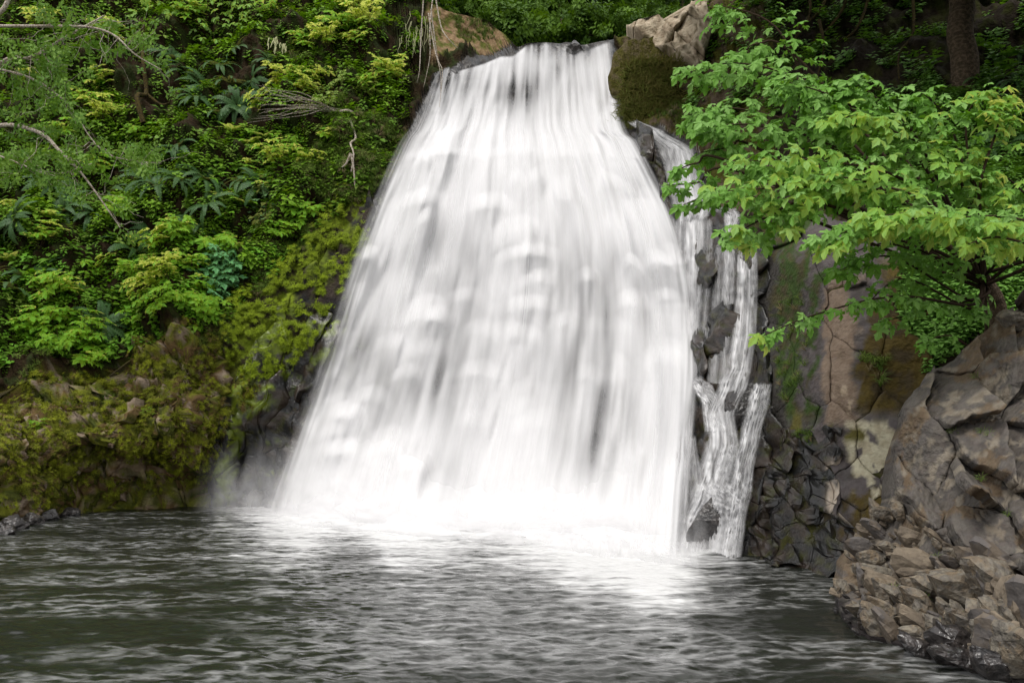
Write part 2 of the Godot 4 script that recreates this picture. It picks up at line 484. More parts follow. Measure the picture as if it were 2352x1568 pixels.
func slab(outline: PackedVector2Array, place: Callable, proud: float, rough: float, nz: FastNoiseLite, colour: Callable, bend := 9.0, flat := false, lean := 0.25, step := 7.0) -> Array:
	# [mesh, origin]: outline in pixels, place(x, y, height) puts it into the world. All slabs bend with one noise, so joints stay thin
	var c := middle(outline)
	var fine := PackedVector2Array()
	for k in outline.size():
		var a := outline[k]; var b := outline[(k + 1) % outline.size()]
		var steps := clampi(int(a.distance_to(b) / step), 1, 40)
		for s in steps: fine.append(a.lerp(b, s / float(steps)))
	var n := fine.size()
	var flatp := PackedVector2Array()
	var lo := c; var hi := c
	for v in fine:
		flatp.append(c + (v - c) * 0.97)
		lo = lo.min(v); hi = hi.max(v)
	var core := PackedVector2Array()
	for v in outline: core.append(c + (v - c) * 0.90)
	var y := lo.y
	while y < hi.y:
		var x := lo.x
		while x < hi.x:
			var q := Vector2(x + rr(-0.3, 0.3) * step, y + rr(-0.3, 0.3) * step)
			if Geometry2D.is_point_in_polygon(q, core): flatp.append(q)
			x += step
		y += step
	var tri := Geometry2D.triangulate_delaunay(flatp)
	var tilt := Vector2(rr(-1, 1), rr(-1, 1)) * lean * proud / 40.0
	var origin: Vector3 = place.call(c.x, c.y, 0.0)
	var p := PackedVector3Array()
	var col := PackedColorArray()
	for k in flatp.size() + n * 2:
		var u: Vector2 = flatp[k] if k < flatp.size() else fine[(k - flatp.size()) % n]
		var share := 1.0 if k >= n and k < flatp.size() else 0.96 if k < n else 0.75 if k < flatp.size() + n else -0.6
		var h: float = proud * share + tilt.dot(u - c)
		u += Vector2(warp.get_noise_2d(u.x, u.y), warp.get_noise_2d(u.x + 500.0, u.y)) * bend
		var w: Vector3 = place.call(u.x, u.y, 0.0)
		if share > 0.5: h += nz.get_noise_3dv(w) * rough + nz.get_noise_3dv(w * 4.0) * rough * 0.3
		p.append(place.call(u.x, u.y, h) - origin)
		col.append(colour.call(u.x, u.y, w))
	var st := SurfaceTool.new()
	st.begin(Mesh.PRIMITIVE_TRIANGLES)
	st.set_smooth_group(-1 if flat else 0)
	for k in range(0, tri.size(), 3):
		var a := flatp[tri[k]]; var b := flatp[tri[k + 1]]; var d := flatp[tri[k + 2]]
		var order := [tri[k], tri[k + 1], tri[k + 2]] if (b - a).cross(d - a) > 0.0 else [tri[k], tri[k + 2], tri[k + 1]]
		for q in order:
			st.set_color(col[q]); st.add_vertex(p[q])
	var m := flatp.size()
	for k in n:
		var k2 := (k + 1) % n
		for q in [m + k, m + k2, k2, m + k, k2, k, m + n + k, m + n + k2, m + k2, m + n + k, m + k2, m + k]:
			st.set_color(col[q]); st.add_vertex(p[q])
	st.generate_normals()
	return [st.commit(), origin]

func crag(s: int) -> ArrayMesh:      # a unit stone cut by random planes
	var r := RandomNumberGenerator.new()
	r.seed = s
	var planes := []
	for k in 11:
		planes.append([Vector3(r.randf_range(-1, 1), r.randf_range(-1, 1), r.randf_range(-1, 1)).normalized(), r.randf_range(0.55, 0.95)])
	var nz := noise(s, 1.2, 3)
	var nu := 18; var nv := 11
	var p := []
	for j in nv + 1:
		for i in nu:
			var th := PI * j / nv; var ph := TAU * i / nu
			var d := Vector3(sin(th) * cos(ph), cos(th), sin(th) * sin(ph))
			var l := 1.1
			for q in planes:
				var k: float = d.dot(q[0])
				if k > 0.05: l = minf(l, q[1] / k)
			p.append(d * (l + nz.get_noise_3dv(d * 2.0) * 0.10))
	var st := begin()
	st.set_smooth_group(-1)
	for j in nv:
		for i in nu:
			var a := j * nu + i; var b := j * nu + (i + 1) % nu
			for q in [a, b + nu, b, a, a + nu, b + nu]: st.add_vertex(p[q])
	return done(st)

func seeds_in(bound: PackedVector2Array, sx: float, sy: float, jitter := 0.48, drop := 0.35) -> Array:
	var lo := bound[0]; var hi := bound[0]
	for b in bound:
		lo = lo.min(b); hi = hi.max(b)
	var out := []
	var y := lo.y
	var odd := 0.0
	while y < hi.y + sy:
		var x := lo.x + odd * sx
		while x < hi.x + sx:
			if rng.randf() > drop: out.append(Vector2(x + rr(-jitter, jitter) * sx, y + rr(-jitter, jitter) * sy))
			x += sx
		y += sy
		odd = 0.5 - odd
	return out

func on_relief(x: float, y: float, h: float) -> Vector3:
	return S(x, y) + Vector3(-0.15, 0.15, 0.97) * h

# ---------------------------------------------------------------- tubes, leaves, fronds
func tube_into(st: SurfaceTool, pts: Array, r0: float, r1: float, sides := 6) -> void:
	var rings := []
	var m := pts.size()
	var side := Vector3.ZERO
	for i in m:
		var d: Vector3 = (pts[mini(i + 1, m - 1)] - pts[maxi(i - 1, 0)]).normalized()
		if side == Vector3.ZERO: side = d.cross(Vector3(0.3, 0.5, 0.81)).normalized()
		side = (side - d * side.dot(d)).normalized()
		var up := d.cross(side)
		var rad := lerpf(r0, r1, i / float(m - 1))
		var ring := []
		for k in sides:
			var a := TAU * k / sides
			ring.append(pts[i] + (side * cos(a) + up * sin(a)) * rad)
		rings.append(ring)
	for i in m - 1:
		for k in sides:
			var k2 := (k + 1) % sides
			for v in [rings[i][k], rings[i + 1][k], rings[i + 1][k2], rings[i][k], rings[i + 1][k2], rings[i][k2]]: st.add_vertex(v)

func begin() -> SurfaceTool:
	var st := SurfaceTool.new()
	st.begin(Mesh.PRIMITIVE_TRIANGLES)
	st.set_smooth_group(0)
	return st

func done(st: SurfaceTool) -> ArrayMesh:
	st.generate_normals()
	return st.commit()

func tube(pts: Array, r0: float, r1: float, sides := 6) -> ArrayMesh:
	var st := begin()
	tube_into(st, pts, r0, r1, sides)
	return done(st)

func wander(a: Vector3, b: Vector3, steps: int, wild: float) -> Array:
	var out := [a]
	for i in range(1, steps):
		out.append(a.lerp(b, i / float(steps)) + Vector3(rr(-1, 1), rr(-1, 1), rr(-1, 1)) * wild * a.distance_to(b))
	out.append(b)
	return out

func smooth(pts: Array, per := 4) -> Array:
	var out := []
	var n := pts.size()
	for i in n - 1:
		var p0: Vector3 = pts[maxi(i - 1, 0)]; var p3: Vector3 = pts[mini(i + 2, n - 1)]
		for k in per: out.append(pts[i].cubic_interpolate(pts[i + 1], p0, p3, k / float(per)))
	out.append(pts[-1])
	return out

const HALF := [0.08, -0.06, 0.20, -0.20, 0.30, -0.12, 0.20, 0.04, 0.15, 0.12, 0.38, 0.08, 0.62, 0.18, 0.52, 0.27, 0.56, 0.44, 0.40, 0.38, 0.22, 0.34, 0.13, 0.36, 0.20, 0.56, 0.30, 0.74, 0.18, 0.72, 0.13, 0.88]

func palmate(s: int, cup: float) -> ArrayMesh:      # a five-lobed leaf: stalk at the origin, tip along +y, upper side +z
	var r := RandomNumberGenerator.new()
	r.seed = s
	var rim := [Vector2(0, 0)]
	for i in range(0, HALF.size(), 2): rim.append(Vector2(HALF[i], HALF[i + 1]))
	rim.append(Vector2(0, 1.08))
	for i in range(HALF.size() - 2, -1, -2): rim.append(Vector2(-HALF[i] * 0.97, HALF[i + 1] * 1.02))
	var st := begin()
	st.set_smooth_group(-1)
	var v := []
	for p in rim:
		var q: Vector2 = p + Vector2(r.randf_range(-1, 1), r.randf_range(-1, 1)) * 0.025
		var d := q.distance_to(Vector2(0, 0.33))
		v.append(Vector3(q.x, q.y, -cup * d * d * 1.5 + 0.05 * sin(q.x * 13.0) + r.randf_range(-0.03, 0.03)))
	var c := Vector3(0, 0.33, 0.0)
	for i in v.size():
		for q in [c, v[(i + 1) % v.size()], v[i]]: st.add_vertex(q)
	return done(st)

func oval_into(st: SurfaceTool, base: Vector3, dir: Vector3, up: Vector3, l: float, w: float) -> void:
	var s := dir.cross(up).normalized() * w * 0.5
	var mid := base + dir * l * 0.45 - up * l * 0.03
	var tip := base + dir * l - up * l * 0.18
	for q in [base, mid + s + up * w * 0.12, mid, mid, mid + s + up * w * 0.12, tip, base, mid, mid - s + up * w * 0.12, mid, tip, mid - s + up * w * 0.12]: st.add_vertex(q)

func sprig(s: int, count: int, l: float, w: float) -> ArrayMesh:      # a unit-high sprig of pointed leaves
	var keep := rng.state
	rng.seed = s
	var st := begin()
	st.set_smooth_group(-1)
	for i in count:
		var h := (i + 0.6) / count
		var a := i * 2.4 + rr(-0.4, 0.4)
		var out := Vector3(cos(a), rr(0.0, 0.5), sin(a)).normalized()
		var at_ := Vector3(sin(h * 5.0) * 0.06, h * 0.75, cos(h * 4.0) * 0.06) + out * 0.08
		oval_into(st, at_, out, (Vector3.UP + out * -0.3).normalized(), l * rr(0.75, 1.2), w * rr(0.8, 1.2))
	rng.state = keep
	return done(st)

func tuft(s: int, count: int, spread: float, droop: float, w: float) -> ArrayMesh:      # unit grass tuft
	var keep := rng.state
	rng.seed = s
	var st := begin()
	st.set_smooth_group(-1)
	for i in count:
		var a := rr(0, TAU)
		var o := Vector3(cos(a), 0, sin(a))
		var b := o * rr(0, 0.12)
		var l := rr(0.55, 1.0)
		var sd := Vector3(-o.z, 0, o.x) * w
		var p1 := b + o * spread * 0.35 * l + Vector3.UP * l * 0.6
		var p2 := b + o * spread * l + Vector3.UP * l * (1.0 - droop)
		for q in [b - sd, b + sd, p1 + sd * 0.8, b - sd, p1 + sd * 0.8, p1 - sd * 0.8, p1 - sd * 0.8, p1 + sd * 0.8, p2]: st.add_vertex(q)
	rng.state = keep
	return done(st)

func frond(s: int, pairs: int, breadth: float, arch: float, narrow_base: bool) -> ArrayMesh:      # unit-long frond growing along +z, arching over
	var keep := rng.state
	rng.seed = s
	var st := begin()
	st.set_smooth_group(-1)
	var spine := []
	for i in pairs + 1:
		var t := i / float(pairs)
		var ang := lerpf(1.05, 1.05 - arch, t)
		spine.append(Vector3(0, 0, 0) if i == 0 else spine[-1] + Vector3(0, sin(ang), cos(ang)) / pairs)
	for i in range(1, pairs):
		var t := i / float(pairs)
		var l := breadth * (minf(t * 5.0, 1.0) * pow(1.0 - t, 0.55) if narrow_base else pow(1.0 - t, 0.8) * minf(0.5 + t * 2.0, 1.0))
		var along: Vector3 = (spine[i + 1] - spine[i - 1]).normalized()
		for side in [-1.0, 1.0]:
			var dir := (Vector3(side, rr(-0.25, -0.02), 0) + along * 0.45).normalized()
			var w := 0.75 / pairs
			var b: Vector3 = spine[i]
			var e := b + dir * l * rr(0.9, 1.1)
			var m := b + dir * l * 0.4
			for q in [b, m + along * w, m - along * w, m - along * w, m + along * w, e]: st.add_vertex(q)
	for i in pairs:
		var sx := Vector3(0.006, 0, 0)
		for q in [spine[i] - sx, spine[i + 1] - sx, spine[i + 1] + sx, spine[i] - sx, spine[i + 1] + sx, spine[i] + sx]: st.add_vertex(q)
	rng.state = keep
	return done(st)

func facing(up: Vector3, toward: Vector3) -> Basis:      # y along up, z as near to toward as can be
	var y := up.normalized()
	var x := y.cross(toward)
	if x.length() < 0.01: x = y.cross(Vector3(0.7, 0.1, 0.7))
	x = x.normalized()
	return Basis(x, y, x.cross(y))

# ---------------------------------------------------------------- water
func strands(s: int, lo: float, hi: float, soft: float) -> ImageTexture:      # white water whose cover varies in long strands
	var w := 1024; var h := 512
	var a := noise(s, 0.05, 3).get_seamless_image(w, 30)
	a.convert(Image.FORMAT_L8); a.resize(w, h, Image.INTERPOLATE_CUBIC)
	var b := noise(s + 1, 0.012, 2).get_seamless_image(w, 40)
	b.convert(Image.FORMAT_L8); b.resize(w, h, Image.INTERPOLATE_CUBIC)
	var c := noise(s + 2, 0.16, 2).get_seamless_image(w, 24)
	c.convert(Image.FORMAT_L8); c.resize(w, h, Image.INTERPOLATE_CUBIC)
	var da := a.get_data(); var db := b.get_data(); var dc := c.get_data()
	var out := PackedByteArray()
	out.resize(w * h * 4)
	out.fill(255)
	for i in w * h:
		var v := da[i] * 0.35 + db[i] * 0.55 + dc[i] * 0.10
		out[i * 4 + 3] = int(255.0 * lerpf(lo, hi, smoothstep(0.5 - soft, 0.5 + soft, v / 255.0)))
	return tex(out, w, h, Image.FORMAT_RGBA8)

func white_water(t: ImageTexture) -> StandardMaterial3D:
	var m := plain(0.78, 0.775, 0.785, 0.9, 0.2)
	m.transparency = BaseMaterial3D.TRANSPARENCY_ALPHA
	m.vertex_color_use_as_albedo = true
	m.backlight_enabled = true
	m.backlight = Color(0.6, 0.6, 0.6)
	if t: m.albedo_texture = t
	return m

const COVER := [
	1040, 180, 0.08, 1028, 215, 0.55, 1000, 250, 0.55, 1100, 160, 0.75, 1150, 175, 0.72, 1200, 130, 0.6, 1150, 218, 0.4, 1240, 180, 0.35, 1275, 160, 0.4, 1120, 195, 0.5, 980, 235, 0.35, 1350, 200, 0.75, 1340, 240, 0.8, 1240, 108, 0.05, 1250, 150, 0.8, 1290, 128, 0.6, 1315, 120, 0.05, 1322, 150, 0.6, 1180, 205, 0.1, 1225, 205, 0.15, 1165, 230, 0.35, 1205, 170, 0.4, 1130, 240, 0.85, 1290, 210, 0.8,
	1380, 150, 0.92, 1400, 200, 0.9, 1425, 250, 0.75, 1260, 245, 0.8, 1200, 258, 0.7, 950, 275, 0.3, 948, 305, 0.5, 1000, 300, 1, 1200, 310, 1, 1400, 310, 1, 1300, 360, 1,
	900, 420, 0.85, 1000, 420, 0.97, 1100, 500, 0.9, 1050, 560, 0.65, 1200, 500, 0.95, 1300, 600, 0.7, 1300, 700, 0.55, 1400, 500, 0.97, 1500, 500, 0.92, 870, 520, 0.9, 840, 650, 0.85, 960, 650, 0.97, 1000, 780, 0.5, 1080, 720, 0.55, 1020, 840, 0.45, 1150, 650, 0.97,
	1200, 800, 0.92, 1350, 750, 0.45, 1390, 900, 0.3, 1370, 1000, 0.3, 1360, 1060, 0.4, 1480, 900, 0.92, 1550, 800, 0.88, 1300, 950, 0.6, 1250, 1000, 0.75, 1150, 950, 0.97, 1025, 900, 0.45, 950, 900, 0.45, 900, 800, 0.9, 825, 800, 0.45, 760, 920, 0.97,
	800, 990, 0.5, 880, 1050, 0.92, 960, 1000, 0.97, 1005, 1080, 0.6, 1100, 1100, 0.97, 1200, 1100, 0.97, 1300, 1120, 1, 1500, 1100, 1, 700, 1050, 0.95, 690, 1150, 1, 900, 1150, 1, 1200, 1180, 1, 1450, 1200, 1, 1550, 1000, 0.92, 1590, 700, 0.7, 1560, 560, 0.85]
const LIP := [[0.0, 998, 176], [0.05, 1012, 156], [0.10, 1034, 152], [0.16, 1048, 163], [0.28, 1110, 145], [0.38, 1150, 128], [0.45, 1178, 127], [0.53, 1212, 100], [0.62, 1250, 97], [0.72, 1300, 104], [0.80, 1322, 102], [0.84, 1342, 116], [0.90, 1370, 104], [1.0, 1406, 90]]
var FD: Field

func lip_at(u: float) -> Vector2:
	for i in LIP.size() - 1:
		if u <= LIP[i + 1][0]:
			var t: float = (u - LIP[i][0]) / (LIP[i + 1][0] - LIP[i][0])
			return Vector2(lerpf(LIP[i][1], LIP[i + 1][1], t), lerpf(LIP[i][2], LIP[i + 1][2], t))
	return Vector2(1408, 92)

func fall_path(u: float, v: float) -> Vector2:      # where the strand u of the fall is after the share v of its way down
	var keys := [lip_at(u), Vector2(lerpf(942, 1438, u), 286 - 14.0 * sin(u * PI)), Vector2(lerpf(903, 1480, u), 345 - 8.0 * sin(u * PI)), Vector2(lerpf(812, 1574, u), 560), Vector2(lerpf(716, 1606, u), 850), Vector2(lerpf(585, 1572, u), lerpf(1200, 1300, u))]
	var at_ := [0.0, 0.165, 0.215, 0.42, 0.68, 1.0]
	var i := 0
	while i < 4 and v > at_[i + 1]: i += 1
	var t: float = (v - at_[i]) / (at_[i + 1] - at_[i])
	return keys[i].cubic_interpolate(keys[i + 1], keys[maxi(i - 1, 0)], keys[mini(i + 2, 5)], t)

func curtain(called: String, m: Material, parent: Node, cover: Field, off: float, fold: float, strength: float, edge: float, s: int, gain := 0.0) -> void:
	var nu := 260; var nv := 240
	var p := PackedVector3Array(); var c := PackedColorArray(); var uv := PackedVector2Array()
	var n1 := noise(s, 1.0, 3); var n2 := noise(s + 1, 1.0, 2)
	var keep := rng.state
	rng.seed = 77 + s
	# plumes: where water strikes a ledge it leaps out with a rounded head and trails away below
	var plumes := []
	for k in 90:
		var v0 := rr(0.03, 0.93)
		plumes.append([rr(0.02, 0.98), v0, rr(0.012, 0.05) * (1.6 if v0 > 0.3 else 1.0), rr(0.08, 0.26), rr(0.15, 0.5)])
	for q in [[0.12, 0.74, 0.045, 0.2, 0.9], [0.33, 0.82, 0.045, 0.15, 0.9], [0.2, 0.2, 0.12, 0.2, 0.7], [0.55, 0.2, 0.16, 0.25, 0.6], [0.8, 0.2, 0.16, 0.25, 0.6], [0.05, 0.42, 0.03, 0.2, 0.6], [0.4, 0.32, 0.07, 0.2, 0.6], [0.8, 0.9, 0.09, 0.15, 0.9], [0.62, 0.93, 0.08, 0.1, 0.6], [0.27, 0.55, 0.06, 0.25, 0.5]]: plumes.append(q)
	rng.state = keep
	for j in nv:
		var v := j / float(nv - 1)
		var near := plumes.filter(func(q): return v > q[1] - 0.01 and v < q[1] + q[3] * 2.0)
		for i in nu:
			var u := i / float(nu - 1)
			var q := fall_path(u, v)
			var d := FD.read(q.x, q.y)
			var bulge := 0.0
			for k in near:
				var du: float = (u - k[0]) / k[2]
				if absf(du) > 2.2: continue
				var sv: float = v - k[1] - du * du * 0.012
				if sv > 0.0: bulge += k[4] * exp(-sv / k[3] * 2.2) * exp(-du * du * 0.9) * smoothstep(0.0, 0.035, sv)
			var lobe := n1.get_noise_2d(u * 7.0, v * 2.6) * 0.75 + n2.get_noise_2d(u * 20.0, v * 3.0) * 0.13
			p.append(at(q.x, q.y, d - off - (lobe * fold + bulge * 1.0) * smoothstep(0.0, 0.10, v) - 0.8 * smoothstep(0.8, 1.0, v)))
			var a := cover.read(q.x, q.y) if cover else 1.0
			var fray := n2.get_noise_2d(v * 4.0, u * 60.0) * 0.5 + 0.5
			a = clampf(a + gain + bulge * 0.35 + (n2.get_noise_2d(u * 17.0, v * 4.0) * 0.8 + n2.get_noise_2d(u * 44.0, v * 3.0) * 0.2) * (1.0 - a), 0, 1) * strength
			a *= smoothstep(0.0, edge * (0.4 + fray), u) * smoothstep(0.0, edge * (0.3 + fray) * 0.7, 1.0 - u)
			a *= smoothstep(0.0, 0.012, v)
			c.append(Color(1, 1, 1, a))
			uv.append(Vector2(u * 1.1 + 0.13 * s, v * 0.9))
	part(sheet(p, normals_of(p, nu, nv), c, uv, grid_index(nu, nv)), called, m, parent)

func runnel(called: String, rows: Array, m: Material, parent: Node, off: float, strength: float, s: int) -> void:      # rows: [py, left px, right px, offset more]
	var nu := 36; var nv := 12 * rows.size()
	var p := PackedVector3Array(); var c := PackedColorArray(); var uv := PackedVector2Array()
	var n1 := noise(s, 1.0, 2)
	var run := rr(0.0, 1.0)
	for j in nv:
		var t := j / float(nv - 1) * (rows.size() - 1)
		var r := mini(int(t), rows.size() - 2)
		t -= r
		var ts := smoothstep(0.0, 1.0, t) * 0.5 + t * 0.5
		for i in nu:
			var u := i / float(nu - 1)
			var px := lerpf(lerpf(rows[r][1], rows[r][2], u), lerpf(rows[r + 1][1], rows[r + 1][2], u), ts)
			var py := lerpf(rows[r][0], rows[r + 1][0], t) + n1.get_noise_2d(u * 4.0, r) * 5.0
			var v := j / float(nv - 1)
			var q := at(px, py, FD.read(px, py) - off - n1.get_noise_2d(u * 12.0, v * 9.0) * 0.12 - n1.get_noise_2d(px * 0.03, py * 0.05) * 0.07)
			p.append(q)
			var fray := n1.get_noise_2d(v * 18.0, u * 3.0 + 40.0) * 0.5 + 0.5
			var a := strength * smoothstep(0.0, 0.10 + fray * 0.22, u) * smoothstep(0.0, 0.10 + fray * 0.22, 1.0 - u) * smoothstep(0.0, 0.03, v)
			a *= clampf(0.85 + n1.get_noise_2d(px * 0.05, py * 0.012) * 0.9, 0.15, 1.0)
			c.append(Color(1, 1, 1, a))
			uv.append(Vector2(run + u * 0.22, v * 0.3 * rows.size() / 6.0))
	part(sheet(p, normals_of(p, nu, nv), c, uv, grid_index(nu, nv)), called, m, parent)

func waterfall() -> void:
	var solid := white_water(null)
	var silk := white_water(strands(200, 0.2, 1.0, 0.34))
	var fine := white_water(strands(230, 0.3, 1.0, 0.3))
	var cover := field(COVER, 600, 80, 1640, 1260, 20)
	var w := thing("waterfall", "broad white waterfall fanning down black rock into the pool", "waterfall", Vector3.ZERO)
	curtain("water_curtain", solid, w, cover, 0.65, 0.5, 1.0, 0.085, 1)
	curtain("water_veil", silk, w, cover, 0.9, 0.5, 0.34, 0.14, 1, 0.1)
	spray(w, solid)

	var s := thing("side_cascade", "thin white cascade stepping down dark blocks beside the main fall", "waterfall", Vector3.ZERO)
	for q in [[[[276, 1436, 1470], [300, 1465, 1525], [345, 1508, 1598], [380, 1520, 1606], [440, 1526, 1618], [480, 1532, 1640], [510, 1536, 1624], [600, 1536, 1618], [720, 1540, 1612], [850, 1545, 1604], [1000, 1548, 1592], [1200, 1540, 1580]], 1.0], [[[472, 1590, 1640], [480, 1636, 1695], [492, 1660, 1706], [530, 1664, 1696], [600, 1662, 1692], [700, 1655, 1690]], 0.9],
			[[[545, 1690, 1740], [600, 1690, 1742], [660, 1688, 1744], [760, 1680, 1740], [840, 1668, 1730], [885, 1646, 1722], [950, 1622, 1690], [1020, 1616, 1702], [1090, 1596, 1684], [1140, 1580, 1664], [1200, 1560, 1634], [1275, 1548, 1622]], 1.0], [[[880, 1728, 1776], [920, 1716, 1770], [1000, 1698, 1750], [1080, 1682, 1734], [1130, 1674, 1730], [1190, 1664, 1716], [1280, 1650, 1706]], 1.0],
			[[[866, 1572, 1606], [884, 1584, 1640], [930, 1610, 1660], [990, 1616, 1674]], 1.0], [[[1110, 1590, 1700], [1150, 1598, 1722], [1190, 1615, 1712], [1275, 1605, 1700]], 0.7], [[[560, 1640, 1676], [700, 1630, 1684], [880, 1620, 1680]], 0.4], [[[500, 1596, 1640], [620, 1592, 1640], [760, 1586, 1630], [880, 1580, 1618]], 0.45], [[[1020, 1650, 1700], [1090, 1640, 1700], [1130, 1640, 1700]], 0.5], [[[1000, 1572, 1600], [1120, 1565, 1620], [1270, 1555, 1610]], 0.4]]:
		runnel("stream", q[0], fine, s, 0.5, q[1], 301 + q[0][0][0])
		runnel("stream", q[0], solid, s, 0.44, q[1] * 0.3, 302 + q[0][0][0])

const FOAM := [600, 1165, 0.75, 560, 1188, 0.45, 500, 1205, 0.45, 350, 1240, 0.33, 200, 1290, 0.24, 700, 1200, 1.0, 900, 1220, 1.0, 1000, 1232, 0.75, 1100, 1245, 0.55, 1200, 1240, 0.7, 1300, 1250, 0.9, 1400, 1270, 1.1, 1480, 1310, 1.1, 1560, 1290, 0.9, 1640, 1285, 0.55, 1700, 1285, 0.35,
	1420, 1350, 0.6, 1100, 1300, 0.5, 800, 1270, 0.22, 400, 1300, 0.2, 0, 1300, 0.22, 100, 1212, 0.25, 300, 1190, 0.08, 1800, 1330, 0.1, 1900, 1400, 0.05, 1200, 1400, 0.22, 1000, 1500, 0.24, 200, 1500, 0.25, 600, 1450, 0.2, 1400, 1500, 0.24, 1700, 1480, 0.16, 2000, 1540, 0.1, 2150, 1530, 0.4, 2250, 1570, 0.42, 1950, 1450, 0.05, 450, 1170, 0.1, 1250, 1210, 1.0, 1000, 1200, 1.0]

func pool() -> void:
	var foam := field(FOAM, -100, 1150, 2400, 1600, 25)
	var w := 1536; var h := 1400
	var x0 := -19.0; var x1 := 8.5; var z0 := -30.0; var z1 := -7.0
	var a := noise(401, 0.020, 4).get_image(280, h); a.convert(Image.FORMAT_L8); a.resize(w, h, Image.INTERPOLATE_CUBIC)
	var b := noise(402, 0.075, 3).get_image(420, h); b.convert(Image.FORMAT_L8); b.resize(w, h, Image.INTERPOLATE_CUBIC)
	var wisp := noise(403, 0.036, 4)
	wisp.fractal_type = FastNoiseLite.FRACTAL_RIDGED
	wisp.domain_warp_enabled = true
	wisp.domain_warp_amplitude = 22.0
	wisp.domain_warp_frequency = 0.02
	var c := wisp.get_image(760, h); c.convert(Image.FORMAT_L8); c.resize(w, h, Image.INTERPOLATE_CUBIC)
	var e := noise(404, 0.008, 3).get_image(400, h); e.convert(Image.FORMAT_L8); e.resize(w, h, Image.INTERPOLATE_CUBIC)
	var da := a.get_data(); var db := b.get_data(); var dc := c.get_data(); var de := e.get_data()
	var out := PackedByteArray()
	out.resize(w * h * 3)
	var inv := view.inverse()
	for j in h:
		var z := lerpf(z0, z1, (j + 0.5) / h)
		var ry := inv * Vector3(0, -EYE.y, z)
		var py := CY - F * ry.y / -ry.z
		for i in w:
			var k := j * w + i
			var x := lerpf(x0, x1, (i + 0.5) / w)
			var f := foam.read(CX + F * x / -ry.z, py)
			var s := (da[k] * 0.45 + db[k] * 0.55) / 255.0 - 0.5
			var t := clampf((f * 1.5 + s * 1.35 - 0.5) / 0.85, 0.0, 1.0)
			t = t * t * (3.0 - 2.0 * t)
			t = minf(1.0, t + smoothstep(0.45, 1.0, dc[k] / 255.0) * smoothstep(0.35, 0.75, de[k] / 255.0 + f * 0.5) * 0.36)
			out[k * 3] = int(pow(lerpf(0.0105, 0.66, t), 0.4545) * 255.0)
			out[k * 3 + 1] = int(pow(lerpf(0.0125, 0.66, t), 0.4545) * 255.0)
			out[k * 3 + 2] = int(pow(lerpf(0.0085, 0.66, t), 0.4545) * 255.0)
	var m := plain(1, 1, 1, 0.2, 0.35)
	m.albedo_color = Color.WHITE
	m.albedo_texture = tex(out, w, h, Image.FORMAT_RGB8)
	var n1 := noise(411, 1.0, 3); var n2 := noise(412, 1.0, 3)
	var nx := 620; var nz := 560
	var p := PackedVector3Array(); var uv := PackedVector2Array()
	for j in nz:
		var z := lerpf(z0, z1, 1.0 - pow(1.0 - j / float(nz - 1), 1.5))
		for i in nx:
			var x := lerpf(x0, x1, i / float(nx - 1))
			var y := n1.get_noise_2d(x * 0.5, z * 0.9) * 0.035 + n2.get_noise_2d(x * 2.0 + z * 0.9, z * 3.4) * 0.020 + n1.get_noise_2d(x * 4.0 - z * 2.0, z * 7.0) * 0.010
			p.append(Vector3(x, y, z))
			uv.append(Vector2((x - x0) / (x1 - x0), (z - z0) / (z1 - z0)))
	var o := part(sheet(p, normals_of(p, nx, nz), PackedColorArray(), uv, grid_index(nx, nz)), "pool", m)
	tag(o, "dark green rippling plunge pool with streaks of foam", "water", "", "structure")
	# the pool goes on round the camera
	var r := plain(0.0105, 0.0125, 0.0085, 0.2, 0.35)
	var st := begin()
	st.set_smooth_group(-1)
	for q in [[-60, 12, 60, -7.05], [-60, -7.05, -18.95, -30], [8.45, -7.05, 60, -30]]:
		var v := [Vector3(q[0], -0.02, q[3]), Vector3(q[2], -0.02, q[3]), Vector3(q[2], -0.02, q[1]), Vector3(q[0], -0.02, q[1])]
		for k in [0, 1, 2, 0, 2, 3]: st.add_vertex(v[k])
	var o2 := part(done(st), "river", r)
	tag(o2, "dark river water running on from the pool", "water", "", "structure")

func spray(parent: Node, m: Material) -> void:      # thin sheets of drifting droplets in front of the foot of the fall
	var n := noise(900, 1.0, 3)
	for q in [[520, 1600, 1175, 1262, 0.9, 2.4, 0.42, 0.0], [480, 1560, 1182, 1278, 0.4, 1.3, 0.42, 0.5], [600, 1500, 1170, 1240, 2.0, 4.5, 0.25, -0.6], [430, 900, 1172, 1190, 1.5, 3.6, 0.34, 0.2], [1250, 1640, 1255, 1300, 0.6, 1.8, 0.4, 0.4]]:
		var nu := 110; var nv := 30
		var p := PackedVector3Array(); var c := PackedColorArray(); var uv := PackedVector2Array()
		for j in nv:
			var v := j / float(nv - 1)
			for i in nu:
				var u := i / float(nu - 1)
				var w := on_water(lerpf(q[0], q[1], u), lerpf(q[2], q[3], u))
				var rise := lerpf(q[4], q[5], n.get_noise_2d(u * 7.0, q[0] * 0.01) * 0.5 + 0.5)
				p.append(w + Vector3(0, (1.0 - v) * rise - 0.08, q[7] - (1.0 - v) * rise * 0.35 + n.get_noise_2d(u * 7.0, v * 1.5 + q[2]) * 0.15))
				var a: float = q[6] * smoothstep(0.0, 0.85, v) * smoothstep(0.0, 0.22, u) * smoothstep(0.0, 0.16, 1.0 - u)
				c.append(Color(1, 1, 1, a * clampf(0.85 + n.get_noise_2d(u * 9.0, v * 2.0) * 0.35, 0, 1)))
				uv.append(Vector2(u, v))
		part(sheet(p, normals_of(p, nu, nv), c, uv, grid_index(nu, nv)), "spray", m, parent)

